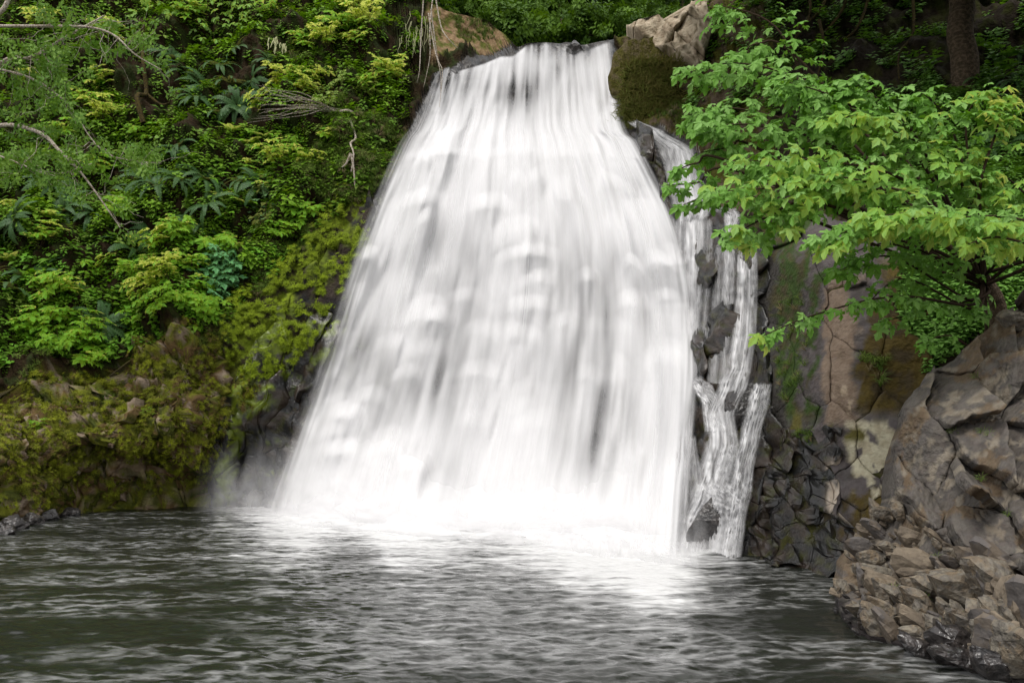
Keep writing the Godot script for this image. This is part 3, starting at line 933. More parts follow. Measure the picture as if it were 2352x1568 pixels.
# ---------------------------------------------------------------- rock
const OUTS := [1915, 1400, 11.5, 1960, 1450, 10.2, 2100, 1480, 9.6, 2250, 1530, 8.7, 2352, 1570, 8.1, 2600, 1650, 7.0, 2000, 1230, 13, 2040, 1140, 13.2, 2050, 1040, 13.3, 2085, 930, 13.2, 2130, 870, 13.3, 2230, 800, 13.5, 2310, 745, 13.6, 2352, 700, 13.7, 2600, 600, 13,
	2150, 1000, 12.3, 2250, 950, 12.2, 2350, 900, 11.9, 2100, 1150, 12.2, 2250, 1100, 11.4, 2350, 1050, 10.9, 2050, 1280, 12.2, 2150, 1250, 11.3, 2300, 1250, 10.3, 2352, 1350, 9.3, 2200, 1400, 9.9, 2100, 1400, 10.4, 2000, 1370, 11.4, 1925, 1320, 12.3, 2600, 1000, 10, 2600, 1350, 8.4]
const OUTLEFT := [[690, 2345], [745, 2305], [800, 2228], [870, 2132], [930, 2088], [1040, 2054], [1140, 2042], [1230, 1992], [1300, 1928], [1390, 1916], [1450, 1958], [1480, 2060], [1530, 2240], [1568, 2345], [1640, 2560]]
var OD: Field

func on_outcrop(x: float, y: float, h: float) -> Vector3:
	return at(x, y, OD.read(x, y)) + Vector3(-0.25, 0.25, 0.93) * h

var patch := noise(540, 0.9, 4)

func middle(c: PackedVector2Array) -> Vector2:
	var mid := Vector2.ZERO
	for v in c: mid += v
	return mid / c.size()

func out_colour(x: float, y: float, w: Vector3) -> Color:
	var g := patch.get_noise_3dv(w)
	var f := patch.get_noise_3dv(w * 3.1 + Vector3(5, 0, 0))
	var c := Color(0.115, 0.102, 0.092).lerp(Color(0.075, 0.068, 0.063), smoothstep(-0.2, 0.2, f))
	c = c.lerp(Color(0.16, 0.11, 0.06), smoothstep(0.10, 0.24, g + f * 0.5) * 0.6)
	c = c.lerp(Color(0.20, 0.175, 0.14), smoothstep(0.16, 0.34, f - g * 0.4))
	var wl := 1400.0 if x < 1960 else 1435 + (x - 1960) * 0.32
	return c.lerp(Color(0.02, 0.018, 0.016), smoothstep(wl - 45, wl - 15, y + f * 60.0))

func outcrop() -> void:
	OD = field(OUTS, 1860, 560, 2680, 1680, 20)
	var o := thing("rock_outcrop", "big fractured grey rock outcrop rising from the pool edge", "rock", Vector3.ZERO)
	var nx := 230; var ny := 240
	var n := noise(501, 0.7, 4)
	var cell := noise(503, 3.2, 2, FastNoiseLite.TYPE_CELLULAR)
	cell.cellular_return_type = FastNoiseLite.RETURN_DISTANCE
	var p := PackedVector3Array(); var col := PackedColorArray()
	for j in ny:
		var py := lerpf(690, 1640, j / float(ny - 1))
		var l := curve(OUTLEFT, py) + 12.0
		for i in nx:
			var u := maxf(0.0, (i - 4) / float(nx - 5))
			var px := lerpf(l, 2660, u)
			var q := on_outcrop(px, py, -0.10)
			var k := Vector3(q.x * 0.7 + q.y * 0.7, (q.y - q.x) * 1.5, q.z)
			col.append(out_colour(px, py, q))
			q += Vector3(-0.2, 0.2, 1) * (n.get_noise_3dv(q) * 0.22 + cell.get_noise_3dv(k) * 0.16)
			if i < 4: q += (Vector3(0.5, -0.15, -1.6) if py < 1380 else Vector3(0, -0.9, -0.3)) * (4 - i) / 4.0
			p.append(q)
	part(sheet(p, normals_of(p, nx, ny), col, PackedVector2Array(), grid_index(nx, ny)), "bedrock", M.stone, o)
	var nz := noise(502, 1.3, 4)
	var up := poly([2340, 700, 2400, 680, 2640, 600, 2640, 1420, 2380, 1350, 2230, 1285, 2130, 1215, 2052, 1150, 2044, 1045, 2078, 930, 2125, 865, 2222, 796, 2296, 740])
	for c in cells(seeds_in(up, 120, 85), up, 0.62, 1.35, 0.45):
		var b := slab(c, on_outcrop, rr(0.10, 0.34), 0.07, nz, out_colour, 12.0, false, 1.7, 6.0)
		part(b[0], "slab", M.stone, o, Transform3D(Basis(), b[1]))
	var low := poly([2036, 1150, 2120, 1215, 2225, 1285, 2370, 1345, 2500, 1380, 2500, 1600, 2352, 1566, 2240, 1528, 2060, 1478, 1950, 1444, 1908, 1390, 1920, 1302, 1985, 1230])
	var variants := []
	for k in 8: variants.append(crag(540 + k))
	var made := 0
	while made < 300:
		var px := rr(1905, 2480); var py := rr(1150, 1600)
		if not inside(low, px, py): continue
		made += 1
		var s := (0.045 + 0.26 * pow(rng.randf(), 2.8)) * lerpf(0.8, 1.25, clampf((px - 1950) / 400, 0, 1))
		var b := Basis(Vector3(0, 0, 1), -0.75 + rr(-0.5, 0.5)) * Basis(Vector3.RIGHT, rr(-0.6, 0.6)) * Basis.from_scale(Vector3(1.5, rr(0.4, 0.85), 0.9) * s)
		var wl := 1400.0 if px < 1960 else 1435 + (px - 1960) * 0.32
		var m: Material = M.wet if py > wl - rr(0, 45) else [M.warmrock, M.tanrock, M.warmrock, M.greyrock][made % 4]
		part(variants[made % 8], "stone", m, o, Transform3D(b, on_outcrop(px, py, rr(-0.05, 0.10) + s * 0.15)))

func wall_colour(x: float, y: float, w: Vector3) -> Color:
	var g := patch.get_noise_3dv(w * Vector3(1.2, 0.6, 1.2))
	var f := patch.get_noise_3dv(w * 3.0 + Vector3(5, 0, 0))
	var wob := x + g * 70.0 + f * 25.0
	var c := Color(0.11, 0.098, 0.096).lerp(Color(0.075, 0.066, 0.064), smoothstep(-0.1, 0.25, f))
	if y > 560: c = c.lerp(Color(0.25, 0.185, 0.135), smoothstep(1868, 1880, wob) * (1.0 - smoothstep(1950, 1975, wob)) * smoothstep(600, 660, y) * (1.0 - smoothstep(960, 985, y)) * 0.85)
	c = c.lerp(Color(0.42, 0.34, 0.25), smoothstep(1915, 1922, wob) * (1.0 - smoothstep(1945, 1952, wob)) * smoothstep(890, 905, y + f * 40) * (1.0 - smoothstep(945, 955, y)))
	var green := smoothstep(1772, 1782, wob) * (1.0 - smoothstep(1838, 1846, wob)) * (1.0 - smoothstep(940, 990, y))
	c = c.lerp(Color(0.035, 0.06, 0.008).lerp(Color(0.055, 0.05, 0.02), smoothstep(0.0, 0.2, f)), green)
	if wob < 1775: c = Color(0.045, 0.04, 0.038)
	var brown := maxf(smoothstep(1985, 1995, wob + (y - 800) * 0.15) * smoothstep(560, 620, y) * (1.0 - smoothstep(930, 960, y)), smoothstep(1925, 1940, wob) * smoothstep(1105, 1125, y + f * 60))
	c = c.lerp(Color(0.085, 0.06, 0.012).lerp(Color(0.06, 0.045, 0.02), smoothstep(-0.1, 0.2, f)), brown)
	var liche := smoothstep(1925, 1945, x + g * 60) * smoothstep(955, 975, y) * (1.0 - smoothstep(1115, 1135, y + g * 50))
	c = c.lerp(Color(0.47, 0.43, 0.31), liche * smoothstep(-0.12, -0.08, f + g * 0.5))
	c = c.lerp(Color(0.10, 0.09, 0.02), smoothstep(0.12, 0.2, g) * smoothstep(930, 960, y) * (1.0 - smoothstep(1000, 1020, y)))
	return c

func dark_colour(x: float, y: float, w: Vector3) -> Color:
	var g := patch.get_noise_3dv(w * 1.5)
	var f := patch.get_noise_3dv(w * 3.7 + Vector3(5, 0, 0))
	var c := Color(0.022, 0.020, 0.021).lerp(Color(0.05, 0.038, 0.028), smoothstep(-0.1, 0.25, g))
	c = c.lerp(Color(0.045, 0.048, 0.012), smoothstep(0.2, 0.3, f) * 0.8)
	if x > 1700 and x < 1960: c = c.lerp(Color(0.5, 0.42, 0.34), smoothstep(1888, 1898, x + g * 30) * (1.0 - smoothstep(1922, 1930, x + g * 30)) * smoothstep(1045, 1060, y) * (1.0 - smoothstep(1165, 1195, y + f * 60)) * smoothstep(-0.25, -0.1, f))
	return c

func bank_colour(x: float, y: float, w: Vector3) -> Color:
	var f := patch.get_noise_3dv(w * 2.6 + Vector3(5, 0, 0))
	var g := patch.get_noise_3dv(w * 0.7)
	var c := dark_colour(x, y, w)
	return c.lerp(Color(0.18, 0.24, 0.014).lerp(Color(0.09, 0.12, 0.012), smoothstep(-0.1, 0.2, f)), smoothstep(0.0, 0.08, g + f * 0.35 + (0.12 if y < 900 else -0.12) - smoothstep(0.0, 60.0, x - 790.0 + (y - 500.0) * 0.45) * 0.3))

func ledge_colour(x: float, y: float, w: Vector3) -> Color:
	var f := patch.get_noise_3dv(w * 2.2 + Vector3(5, 0, 0))
	var g := patch.get_noise_3dv(w * 0.8)
	var h := patch.get_noise_3dv(w * 5.0 + Vector3(0, 9, 0))
	var c := Color(0.16, 0.17, 0.014).lerp(Color(0.07, 0.085, 0.012), smoothstep(-0.15, 0.2, h))
	c = c.lerp(Color(0.13, 0.085, 0.035), smoothstep(0.05, 0.18, g + h * 0.5))
	c = c.lerp(Color(0.27, 0.21, 0.155), smoothstep(0.16, 0.22, f + h * 0.25) * (1.0 if y < 1000 else 0.5))
	return c

func pale_colour(x: float, y: float, w: Vector3) -> Color:
	var f := patch.get_noise_3dv(w * 2.0)
	var g := patch.get_noise_3dv(w * Vector3(5, 1.2, 5))
	return Color(0.50, 0.42, 0.31).lerp(Color(0.34, 0.27, 0.19), smoothstep(0.0, 0.2, f)).lerp(Color(0.14, 0.11, 0.06), smoothstep(0.24, 0.34, g))

func wall_slabs() -> void:
	var wall: Node = get_node("gorge_wall")
	var ledges: Node = get_node("waterfall_ledges")
	var bank: Node = get_node("hillside")
	var nz := noise(520, 1.4, 4)
	var area := poly([1752, 545, 1800, 500, 1860, 480, 2110, 540, 2150, 880, 2120, 960, 2080, 1040, 2070, 1140, 2030, 1240, 1960, 1320, 1915, 1310, 1905, 1200, 1915, 985, 1775, 985, 1755, 880])
	for c in cells(seeds_in(area, 85, 125), area, 1.5, 1.4, 0.45):
		var b := slab(c, on_relief, rr(0.08, 0.20), 0.05, nz, wall_colour, 12.0, false, 0.5)
		part(b[0], "slab", M.stone, wall, Transform3D(Basis(), b[1]))
	var dark := poly([1770, 980, 1918, 980, 1912, 1190, 1985, 1240, 1930, 1305, 1940, 1360, 1850, 1325, 1700, 1282, 1735, 1130])
	for c in cells(seeds_in(dark, 48, 34), dark, 0.5, 1.7, 0.3):
		var b := slab(c, on_relief, rr(0.05, 0.30), 0.16, nz, dark_colour, 14.0, true, 1.6, 9.0)
		part(b[0], "stone", M.wetstone, wall, Transform3D(Basis(), b[1]))
	var casc := poly([1600, 478, 1662, 480, 1690, 545, 1750, 548, 1755, 880, 1775, 1005, 1735, 1130, 1702, 1285, 1560, 1275, 1575, 900, 1600, 700])
	for c in cells(seeds_in(casc, 62, 90), casc, 1.45, 1.5, 0.4):
		var b := slab(c, on_relief, rr(0.05, 0.32), 0.15, nz, dark_colour, 14.0, false, 0.9)
		part(b[0], "block", M.wetstone, ledges, Transform3D(Basis(), b[1]))
	var mid_rock := poly([1462, 305, 1500, 325, 1516, 400, 1535, 470, 1545, 520, 1505, 440, 1480, 380])
	for c in cells(seeds_in(mid_rock, 46, 70, 0.4, 0.0), mid_rock, 1.2, 1.2, 0.6):
		var b := slab(c, on_relief, rr(0.55, 0.85), 0.15, nz, dark_colour, 6.0, true)
		part(b[0], "block", M.wetstone, ledges, Transform3D(Basis(), b[1]))
	var crest := thing("crest_rock", "pale tan rock outcrop beside the lip of the waterfall", "rock", Vector3.ZERO)
	var top := poly([1442, 84, 1470, 78, 1505, 74, 1545, 55, 1590, 18, 1625, 0, 1632, 70, 1605, 150, 1580, 162, 1545, 140, 1500, 128, 1458, 108])
	for c in cells(seeds_in(top, 58, 48, 0.45, 0.25), top, 2.6, 1.2, 0.5):
		var b := slab(c, on_relief, rr(0.5, 0.95), 0.22, nz, pale_colour, 8.0, false, 0.5, 5.0)
		part(b[0], "block", M.stone, crest, Transform3D(Basis(), b[1]))
	var ledge := poly([-120, 905, 60, 900, 160, 880, 250, 850, 320, 780, 400, 752, 470, 775, 520, 800, 540, 870, 505, 960, 485, 1060, 480, 1172, 300, 1172, 150, 1190, 60, 1205, -120, 1250])
	for c in cells(seeds_in(ledge, 75, 58), ledge, 0.5, 1.3, 0.3):
		var b := slab(c, on_relief, rr(0.02, 0.40), 0.32, nz, ledge_colour, 24.0, false, 1.6, 6.0)
		part(b[0], "stone", M.stone, bank, Transform3D(Basis(), b[1]))
	var left := poly([850, 440, 770, 560, 690, 650, 620, 740, 550, 860, 500, 970, 480, 1100, 485, 1170, 650, 1172, 715, 1000, 765, 850, 812, 700, 858, 560])
	for c in cells(seeds_in(left, 46, 80), left, 2.0, 3.2, 0.4):
		var b := slab(c, on_relief, rr(0.03, 0.26), 0.12, nz, bank_colour, 18.0, false, 1.0, 8.0)
		part(b[0], "slab", M.wetstone if middle(c).y > 700 else M.stone, bank, Transform3D(Basis(), b[1]))

func boulder(called: String, label: String, px: float, py: float, d: float, size: Vector3, turn: float, m: Material, s: int, rough := 0.22, group := "") -> Node3D:
	var sp := SphereMesh.new()
	sp.radial_segments = 48; sp.rings = 28; sp.radius = 1.0; sp.height = 2.0
	var a := sp.get_mesh_arrays()
	var v: PackedVector3Array = a[Mesh.ARRAY_VERTEX]
	var n := noise(s, 0.8, 4)
	var cell := noise(s + 1, 0.9, 1, FastNoiseLite.TYPE_CELLULAR)
	cell.cellular_return_type = FastNoiseLite.RETURN_DISTANCE
	var r := RandomNumberGenerator.new()
	r.seed = s
	var planes := []
	for k in 15: planes.append([Vector3(r.randf_range(-1, 1), r.randf_range(-1, 1), r.randf_range(-1, 1)).normalized(), r.randf_range(0.68, 1.0)])
	for i in v.size():
		var q := v[i].normalized()
		var l := 1.15
		for k in planes:
			var c: float = q.dot(k[0])
			if c > 0.05: l = minf(l, k[1] / c)
		v[i] = q * size * l * (1.0 + n.get_noise_3dv(q * 1.6) * rough * 0.7 + cell.get_noise_3dv(q * 1.8) * rough * 0.35)
	var st := begin()
	st.set_smooth_group(-1)
	var idx: PackedInt32Array = a[Mesh.ARRAY_INDEX]
	for k in idx: st.add_vertex(v[k])
	var o := part(done(st), called, m)
	o.transform = Transform3D(Basis(Vector3.UP, turn), at(px, py, d))
	tag(o, label, "rock", group)
	return o

func boulders() -> void:
	boulder("boulder", "brown boulder hung with dry moss under the pale one at the lip", 1480, 200, 31.7, Vector3(1.35, 1.7, 1.2), 0.2, M.mossrock, 603)
	boulder("boulder", "black wet rock poking out at the crest of the waterfall", 1322, 118, 34.0, Vector3(0.42, 0.38, 0.4), 0.1, M.wet, 607)
	boulder("boulder", "black rock under thin water at the shoulder of the crest", 1040, 188, 32.75, Vector3(0.38, 0.5, 0.3), 0.1, M.wet, 609)
	boulder("boulder", "small grey stone propped on top of the rock outcrop", 2335, 735, 13.2, Vector3(0.28, 0.17, 0.3), 0.4, M.warmrock, 611)
	boulder("boulder", "upright wet brown stone standing in the pool by the outcrop", 2000, 1418, 10.4, Vector3(0.13, 0.30, 0.14), 0.2, M.wetbrown, 613)
	boulder("boulder", "round wet boulder at the foot of the side cascade", 1652, 1226, 18.45, Vector3(0.66, 0.8, 0.5), 0.2, M.wet, 615, 0.09)
	boulder("boulder", "wet rounded block halfway down the side cascade", 1716, 935, 19.1, Vector3(0.55, 0.6, 0.5), 0.1, M.wet, 619, 0.09)
	for q in [[30, 1205, 21.8, 0.32], [75, 1196, 23.0, 0.28], [115, 1188, 24.2, 0.25], [10, 1225, 20.9, 0.25], [160, 1182, 25.4, 0.25]]:
		boulder("wet_stone", "dark wet stone at the waterline under the mossy rock", q[0], q[1], q[2], Vector3(1.2, 0.8, 1.0) * q[3], rr(0, 3), M.wet, 630 + int(q[0]), 0.3, "wet stones under the mossy rock")

# ---------------------------------------------------------------- plants
func plant_basis(px: float, py: float, lean: float, yaw: float) -> Basis:
	var n := SN(px, py)
	var up := (Vector3.UP * (1.0 - lean) + n * lean + Vector3(rr(-0.1, 0.1), 0, rr(-0.1, 0.1))).normalized()
	return facing(up, Vector3(0, 0, 1)) * Basis(Vector3.UP, yaw)

func fern(called: String, kind: String, count: int) -> Node3D:
	var t := thing(called, "fern", "fern")
	var meshes := []
	for k in 3:
		meshes.append(frond(700 + k, 16, 0.17, 1.9 + 0.2 * k, true) if kind == "sword" else frond(720 + k, 13, 0.30, 1.1 + 0.15 * k, false))
	for i in count:
		var l := rr(0.75, 1.1)
		var b := Basis(Vector3.UP, TAU * i / count + rr(-0.25, 0.25)) * Basis(Vector3.RIGHT, rr(-0.25, 0.3)) * Basis.from_scale(Vector3(l, l, l))
		part(meshes[i % 3], "frond", (M.sword if kind == "sword" else M.lady)[i % 2], t, Transform3D(b, Vector3(rr(-0.03, 0.03), 0, rr(-0.03, 0.03))))
	return t

func shrub(called: String, stems: int, per: int, size: float, mats: Array, leaf_meshes: Array, wide: float) -> Node3D:
	var t := thing(called, "shrub", "shrub")
	for i in stems:
		var a := TAU * i / stems + rr(-0.4, 0.4)
		var tip := Vector3(cos(a) * wide * rr(0.5, 1), rr(0.5, 1.0), sin(a) * wide * rr(0.5, 1))
		var mid := tip * 0.5 + Vector3(0, 0.12, 0)
		var pts := smooth([Vector3.ZERO, mid, tip], 3)
		var stem := part(tube(pts, 0.012, 0.005, 4), "stem", M.darktwig, t)
		for k in per:
			var f := rr(0.45, 1.05)
			var q: Vector3 = pts[mini(int(f * (pts.size() - 1)), pts.size() - 1)]
			var b := rr(0, TAU)
			var out := Vector3(cos(b), rr(-0.35, 0.1), sin(b)).normalized()
			var nrm := (Vector3.UP + out * 0.35 + Vector3(0, 0, 0.25)).normalized()
			var l := size * rr(0.7, 1.25)
			part(leaf_meshes[rng.randi() % leaf_meshes.size()], "leaf", mats[rng.randi() % mats.size()], stem, Transform3D(facing(out, nrm) * Basis.from_scale(Vector3.ONE * l), q + out * 0.09))
	return t

func set_out(proto: Node3D, called: String, label: String, group: String, spots: Array, lo: float, hi: float, lean: float, category := "") -> void:
	# the first spot takes the first-built plant itself, the others copies of it
	for i in spots.size():
		var q = spots[i]
		var o: Node3D = proto
		if used.has(proto): o = copy(proto, called, label, group, category)
		else:
			used[proto] = true
			tag(o, label, category, group)
		var s: float = rr(lo, hi) * (q[2] if q.size() > 2 else 1.0)
		o.transform = Transform3D(plant_basis(q[0], q[1], lean, rr(0, TAU)) * Basis.from_scale(Vector3(s, s, s)), S(q[0], q[1]) - SN(q[0], q[1]) * 0.05)

func zone(px: float, py: float) -> int:
	return 0 if py < 130 else 1 if px < 340 and py < 440 else 2 if px > 600 and py < 360 else 3 if py > 640 else 4

const PLACES := ["near the top of the leafy bank", "behind the pale barked boughs", "around the bare dead branch", "just above the mossy rock ledge", "in the middle of the leafy bank"]

func greens() -> void:
	var sword_a := fern("sword_fern", "sword", 17)
	var sword_b := fern("sword_fern", "sword", 14)
	var dark_spots := [[430, 170], [500, 150], [525, 195], [455, 240], [545, 245], [390, 130], [470, 200], [510, 260], [395, 400], [440, 375], [475, 430], [430, 455], [405, 505], [455, 515], [365, 440], [490, 490], [415, 350], [150, 490], [212, 495], [128, 440], [55, 650], [100, 640], [155, 665], [20, 690], [232, 745], [565, 425], [602, 435], [330, 420], [340, 520], [290, 560], [60, 545], [250, 420], [580, 180], [620, 150], [540, 110]]
	for i in dark_spots.size():
		set_out(sword_a if i % 2 == 0 else sword_b, "sword_fern", "dark green sword fern drooping " + PLACES[zone(dark_spots[i][0], dark_spots[i][1])], "sword ferns " + PLACES[zone(dark_spots[i][0], dark_spots[i][1])], [dark_spots[i]], 1.05, 1.55, 0.6, "fern")
	set_out(sword_b, "sword_fern", "dark sword fern in the shade beside the brown tree trunk", "sword ferns beside the trunk", [[2300, 150], [2335, 205], [2290, 240], [2345, 290], [2318, 340], [2340, 120], [2370, 390], [2260, 200]], 0.8, 1.1, 0.6, "fern")
	var lady := fern("lady_fern", "lady", 9)
	set_out(lady, "lady_fern", "bright green lacy fern among the shrubs of the bank", "bright ferns on the leafy bank", [[530, 300], [595, 325], [565, 315], [480, 420], [512, 462], [500, 560], [545, 552], [562, 472], [862, 245], [640, 340], [600, 300], [520, 500], [120, 520], [20, 600]], 0.75, 1.05, 0.45, "fern")
	var leaves := [palmate(1, 0.25), palmate(2, 0.4), palmate(3, 0.15)]
	var protos := []
	for k in 4: protos.append(shrub("leafy_shrub", 7, 7, 0.30, M.shrub, leaves, 0.55))
	var spots := [[250, 200], [240, 290], [60, 180], [330, 330], [430, 60], [620, 40], [680, 190], [725, 205], [870, 180], [905, 170], [860, 205], [800, 60], [835, 45], [850, 95], [785, 95], [700, 235], [620, 270], [650, 400], [615, 460],
		[380, 590], [425, 570], [350, 620], [440, 645], [400, 680], [465, 690], [340, 700], [420, 735], [380, 745], [465, 745], [300, 745], [170, 700], [150, 720], [120, 800], [150, 835], [185, 810], [205, 780], [60, 780], [90, 975, 0.5], [505, 600], [640, 560], [690, 520], [720, 400], [760, 330], [110, 700], [230, 620], [300, 640], [30, 480], [100, 590], [560, 400], [660, 330], [205, 840], [340, 960, 0.4], [830, 120], [760, 130], [690, 110], [650, 200], [280, 520], [200, 640], [70, 300], [140, 320], [180, 250], [90, 80], [150, 160], [250, 130], [200, 390]]
	for i in spots.size():
		set_out(protos[i % 4], "leafy_shrub", "bright green broad leaved shrub " + PLACES[zone(spots[i][0], spots[i][1])], "leafy shrubs " + PLACES[zone(spots[i][0], spots[i][1])], [spots[i]], 0.8, 1.25, 0.35, "shrub")
	var teal := shrub("blue_green_plant", 5, 6, 0.36, [M.teal], leaves, 0.5)
	set_out(teal, "blue_green_plant", "blue green plant with large lobed leaves above the mossy rock", "blue green plants above the mossy rock", [[500, 622], [472, 645], [515, 655], [485, 692], [535, 640]], 0.9, 1.15, 0.4, "plant")
	var oval := []
	for k in 2:
		var st := begin()
		st.set_smooth_group(-1)
		oval_into(st, Vector3.ZERO, Vector3.UP, Vector3(0, 0, 1), 1.0, 0.9)
		oval.append(done(st))
	var pale := shrub("pale_plant", 6, 6, 0.2, [leafy(0.10, 0.20, 0.08)], oval, 0.45)
	set_out(pale, "pale_plant", "pale round leaved plant on the grassy edge of the bank", "pale round leaved plants", [[592, 500], [622, 505], [642, 480], [612, 542], [600, 470]], 0.9, 1.2, 0.35, "plant")
	var yellow := shrub("yellow_green_shrub", 6, 8, 0.18, [leafy(0.22, 0.30, 0.06), leafy(0.17, 0.27, 0.05)], leaves, 0.6)
	set_out(yellow, "yellow_green_shrub", "yellow green young shrub around the bare dead branch", "yellow green shrubs by the dead branch", [[790, 205], [830, 225], [740, 240], [760, 285], [720, 290]], 0.8, 1.1, 0.4, "shrub")

var HOLLOW := poly([255, 100, 330, 90, 420, 110, 420, 210, 360, 290, 300, 270, 265, 200])
var HOLLOW2 := poly([540, 90, 600, 90, 640, 180, 620, 290, 540, 290, 500, 250])

func ground_cover() -> void:
	var n := noise(801, 0.5, 3)
	var meshes := [sprig(811, 8, 0.5, 0.32), sprig(812, 12, 0.36, 0.22), sprig(813, 6, 0.7, 0.5)]
	var left := poly([-240, -220, 900, -220, 990, 10, 945, 160, 930, 285, 880, 400, 800, 470, 700, 560, 620, 650, 520, 740, 430, 770, 250, 820, 100, 850, -240, 870])
	var xs := [[], [], []]; var cs := [[], [], []]
	for k in 24000:
		var px := rr(-240, 985); var py := rr(-220, 870)
		if not inside(left, px, py): continue
		var p := S(px, py)
		if rng.randf() < 0.85 and (inside(HOLLOW, px, py) or inside(HOLLOW2, px, py)): continue
		var g := n.get_noise_3dv(p)
		if g < -0.12 and rng.randf() < 0.75: continue
		var i := rng.randi() % 3
		var s := rr(0.16, 0.42)
		xs[i].append(Transform3D(plant_basis(px, py, 0.45, rr(0, TAU)) * Basis.from_scale(Vector3.ONE * s), p))
		var c := Color(0.11, 0.23, 0.018).lerp(Color(0.20, 0.37, 0.025), clampf(g * 2.2 + rr(-0.1, 0.5), 0, 1))
		if rng.randf() < 0.1: c = Color(0.20, 0.30, 0.05)
		if py > 560 and rng.randf() < 0.3: c = Color(0.14, 0.34, 0.025)
		cs[i].append(c)
	for i in 3:
		var o := many(meshes[i], xs[i], "undergrowth", M.leaf, null, cs[i])
		tag(o, ["small leaved green undergrowth covering the bank", "fine leaved green undergrowth between the ferns of the bank", "broad leaved green undergrowth covering the bank"][i], "undergrowth", "undergrowth of the bank", "stuff")
	# dark bushes behind the maple
	var right := poly([1840, 300, 1890, 205, 2060, 215, 2150, 200, 2280, 260, 2600, 150, 2600, 830, 2330, 730, 2250, 790, 2130, 870, 2070, 720, 2090, 560, 1950, 400])
	var x2 := []; var c2 := []
	for k in 12000:
		var px := rr(1840, 2600); var py := rr(150, 870)
		if not inside(right, px, py): continue
		var s := rr(0.18, 0.4)
		x2.append(Transform3D(plant_basis(px, py, 0.4, rr(0, TAU)) * Basis.from_scale(Vector3.ONE * s), S(px, py)))
		c2.append(Color(0.145, 0.31, 0.05).lerp(Color(0.19, 0.37, 0.08), rng.randf()))
	var o := many(meshes[1], x2, "bushes", M.leaf, null, c2)
	tag(o, "dark small leaved bushes in the shade behind the maple", "undergrowth", "", "stuff")
	# few sprigs on the upper wall and far bank
	var up := poly([1600, -200, 2600, -200, 2600, 200, 2250, 230, 1880, 200, 1800, 280, 1650, 330, 1560, 320, 1600, 180])
	var x3 := []; var c3 := []
	for k in 5000:
		var px := rr(1560, 2600); var py := rr(-200, 330)
		if not inside(up, px, py) or n.get_noise_3dv(S(px, py) * 1.4) < 0.02: continue
		x3.append(Transform3D(plant_basis(px, py, 0.5, rr(0, TAU)) * Basis.from_scale(Vector3.ONE * rr(0.2, 0.5)), S(px, py)))
		c3.append(Color(0.145, 0.31, 0.05).lerp(Color(0.19, 0.37, 0.08), rng.randf()))
	o = many(meshes[0], x3, "creepers", M.leaf, null, c3)
	tag(o, "sparse dark leaves growing on the shaded gorge side", "undergrowth", "", "stuff")
	# moss and grass
	var moss := tuft(821, 20, 1.1, 0.5, 0.05)
	var grass := tuft(822, 16, 0.7, 0.4, 0.018)
	var xm := []; var cm := []
	for k in 52000:
		var px := rr(-240, 900); var py := rr(430, 1230)
		var band := inside(MOSSBAND, px, py)
		if not band and not inside(MOSSROCK, px, py): continue
		var p := S(px, py)
		if p.y < 0.45: continue
		var g := n.get_noise_3dv(p * 2.4)
		if g < -0.02 + (0.05 if band else 0.0): continue
		var s := rr(0.05, 0.125)
		xm.append(Transform3D(plant_basis(px, py, 0.75, rr(0, TAU)) * Basis.from_scale(Vector3(s * 1.3, s, s * 1.3)), p + SN(px, py) * rr(0.05, 0.35)))
		var c := Color(0.11, 0.125, 0.012).lerp(Color(0.24, 0.27, 0.015), clampf(g * 2.5 + rr(-0.2, 0.3), 0, 1))
		if rng.randf() < 0.18: c = Color(0.13, 0.09, 0.03)
		if band: c = Color(0.15, 0.21, 0.012).lerp(Color(0.27, 0.36, 0.015), rng.randf())
		cm.append(c)
	o = many(moss, xm, "moss", M.blade, null, cm)
	tag(o, "yellow green moss cushions on the rocks beside the falls", "moss", "", "stuff")
	var xg := []; var cg := []
	for q in [[[780, 220, 940, 300, 900, 420, 820, 470, 740, 460, 690, 420], 1500, 0.45], [[430, 760, 520, 700, 560, 760, 500, 800, 440, 800], 260, 0.35], [[620, 560, 700, 500, 740, 560, 640, 660, 560, 700], 500, 0.35], [[100, 830, 200, 830, 330, 900, 120, 930, 20, 900], 350, 0.3], [[1420, 200, 1480, 150, 1590, 260, 1610, 330, 1460, 260], 500, 0.4], [[1760, 680, 1850, 690, 1850, 900, 1780, 930], 60, 0.25], [[1960, 820, 2030, 820, 2020, 890], 40, 0.35], [[1800, 990, 1860, 985, 1850, 1020], 30, 0.2], [[1040, 40, 1120, 46, 1140, 90, 1060, 100], 160, 0.3], [[600, 100, 760, 90, 760, 170, 620, 180], 260, 0.4]]:
		var pg := poly(q[0])
		var lo := pg[0]; var hi := pg[0]
		for v in pg:
			lo = lo.min(v); hi = hi.max(v)
		for k in q[1]:
			var px := rr(lo.x, hi.x); var py := rr(lo.y, hi.y)
			if not inside(pg, px, py): continue
			var s: float = q[2] * rr(0.6, 1.2)
			xg.append(Transform3D(plant_basis(px, py, 0.5, rr(0, TAU)) * Basis.from_scale(Vector3.ONE * s), S(px, py) + (Vector3(0, 0, 0.12) if px > 1740 else Vector3.ZERO)))
			cg.append(Color(0.07, 0.13, 0.02).lerp(Color(0.14, 0.20, 0.03), rng.randf()) if rng.randf() < 0.85 else Color(0.2, 0.16, 0.08))
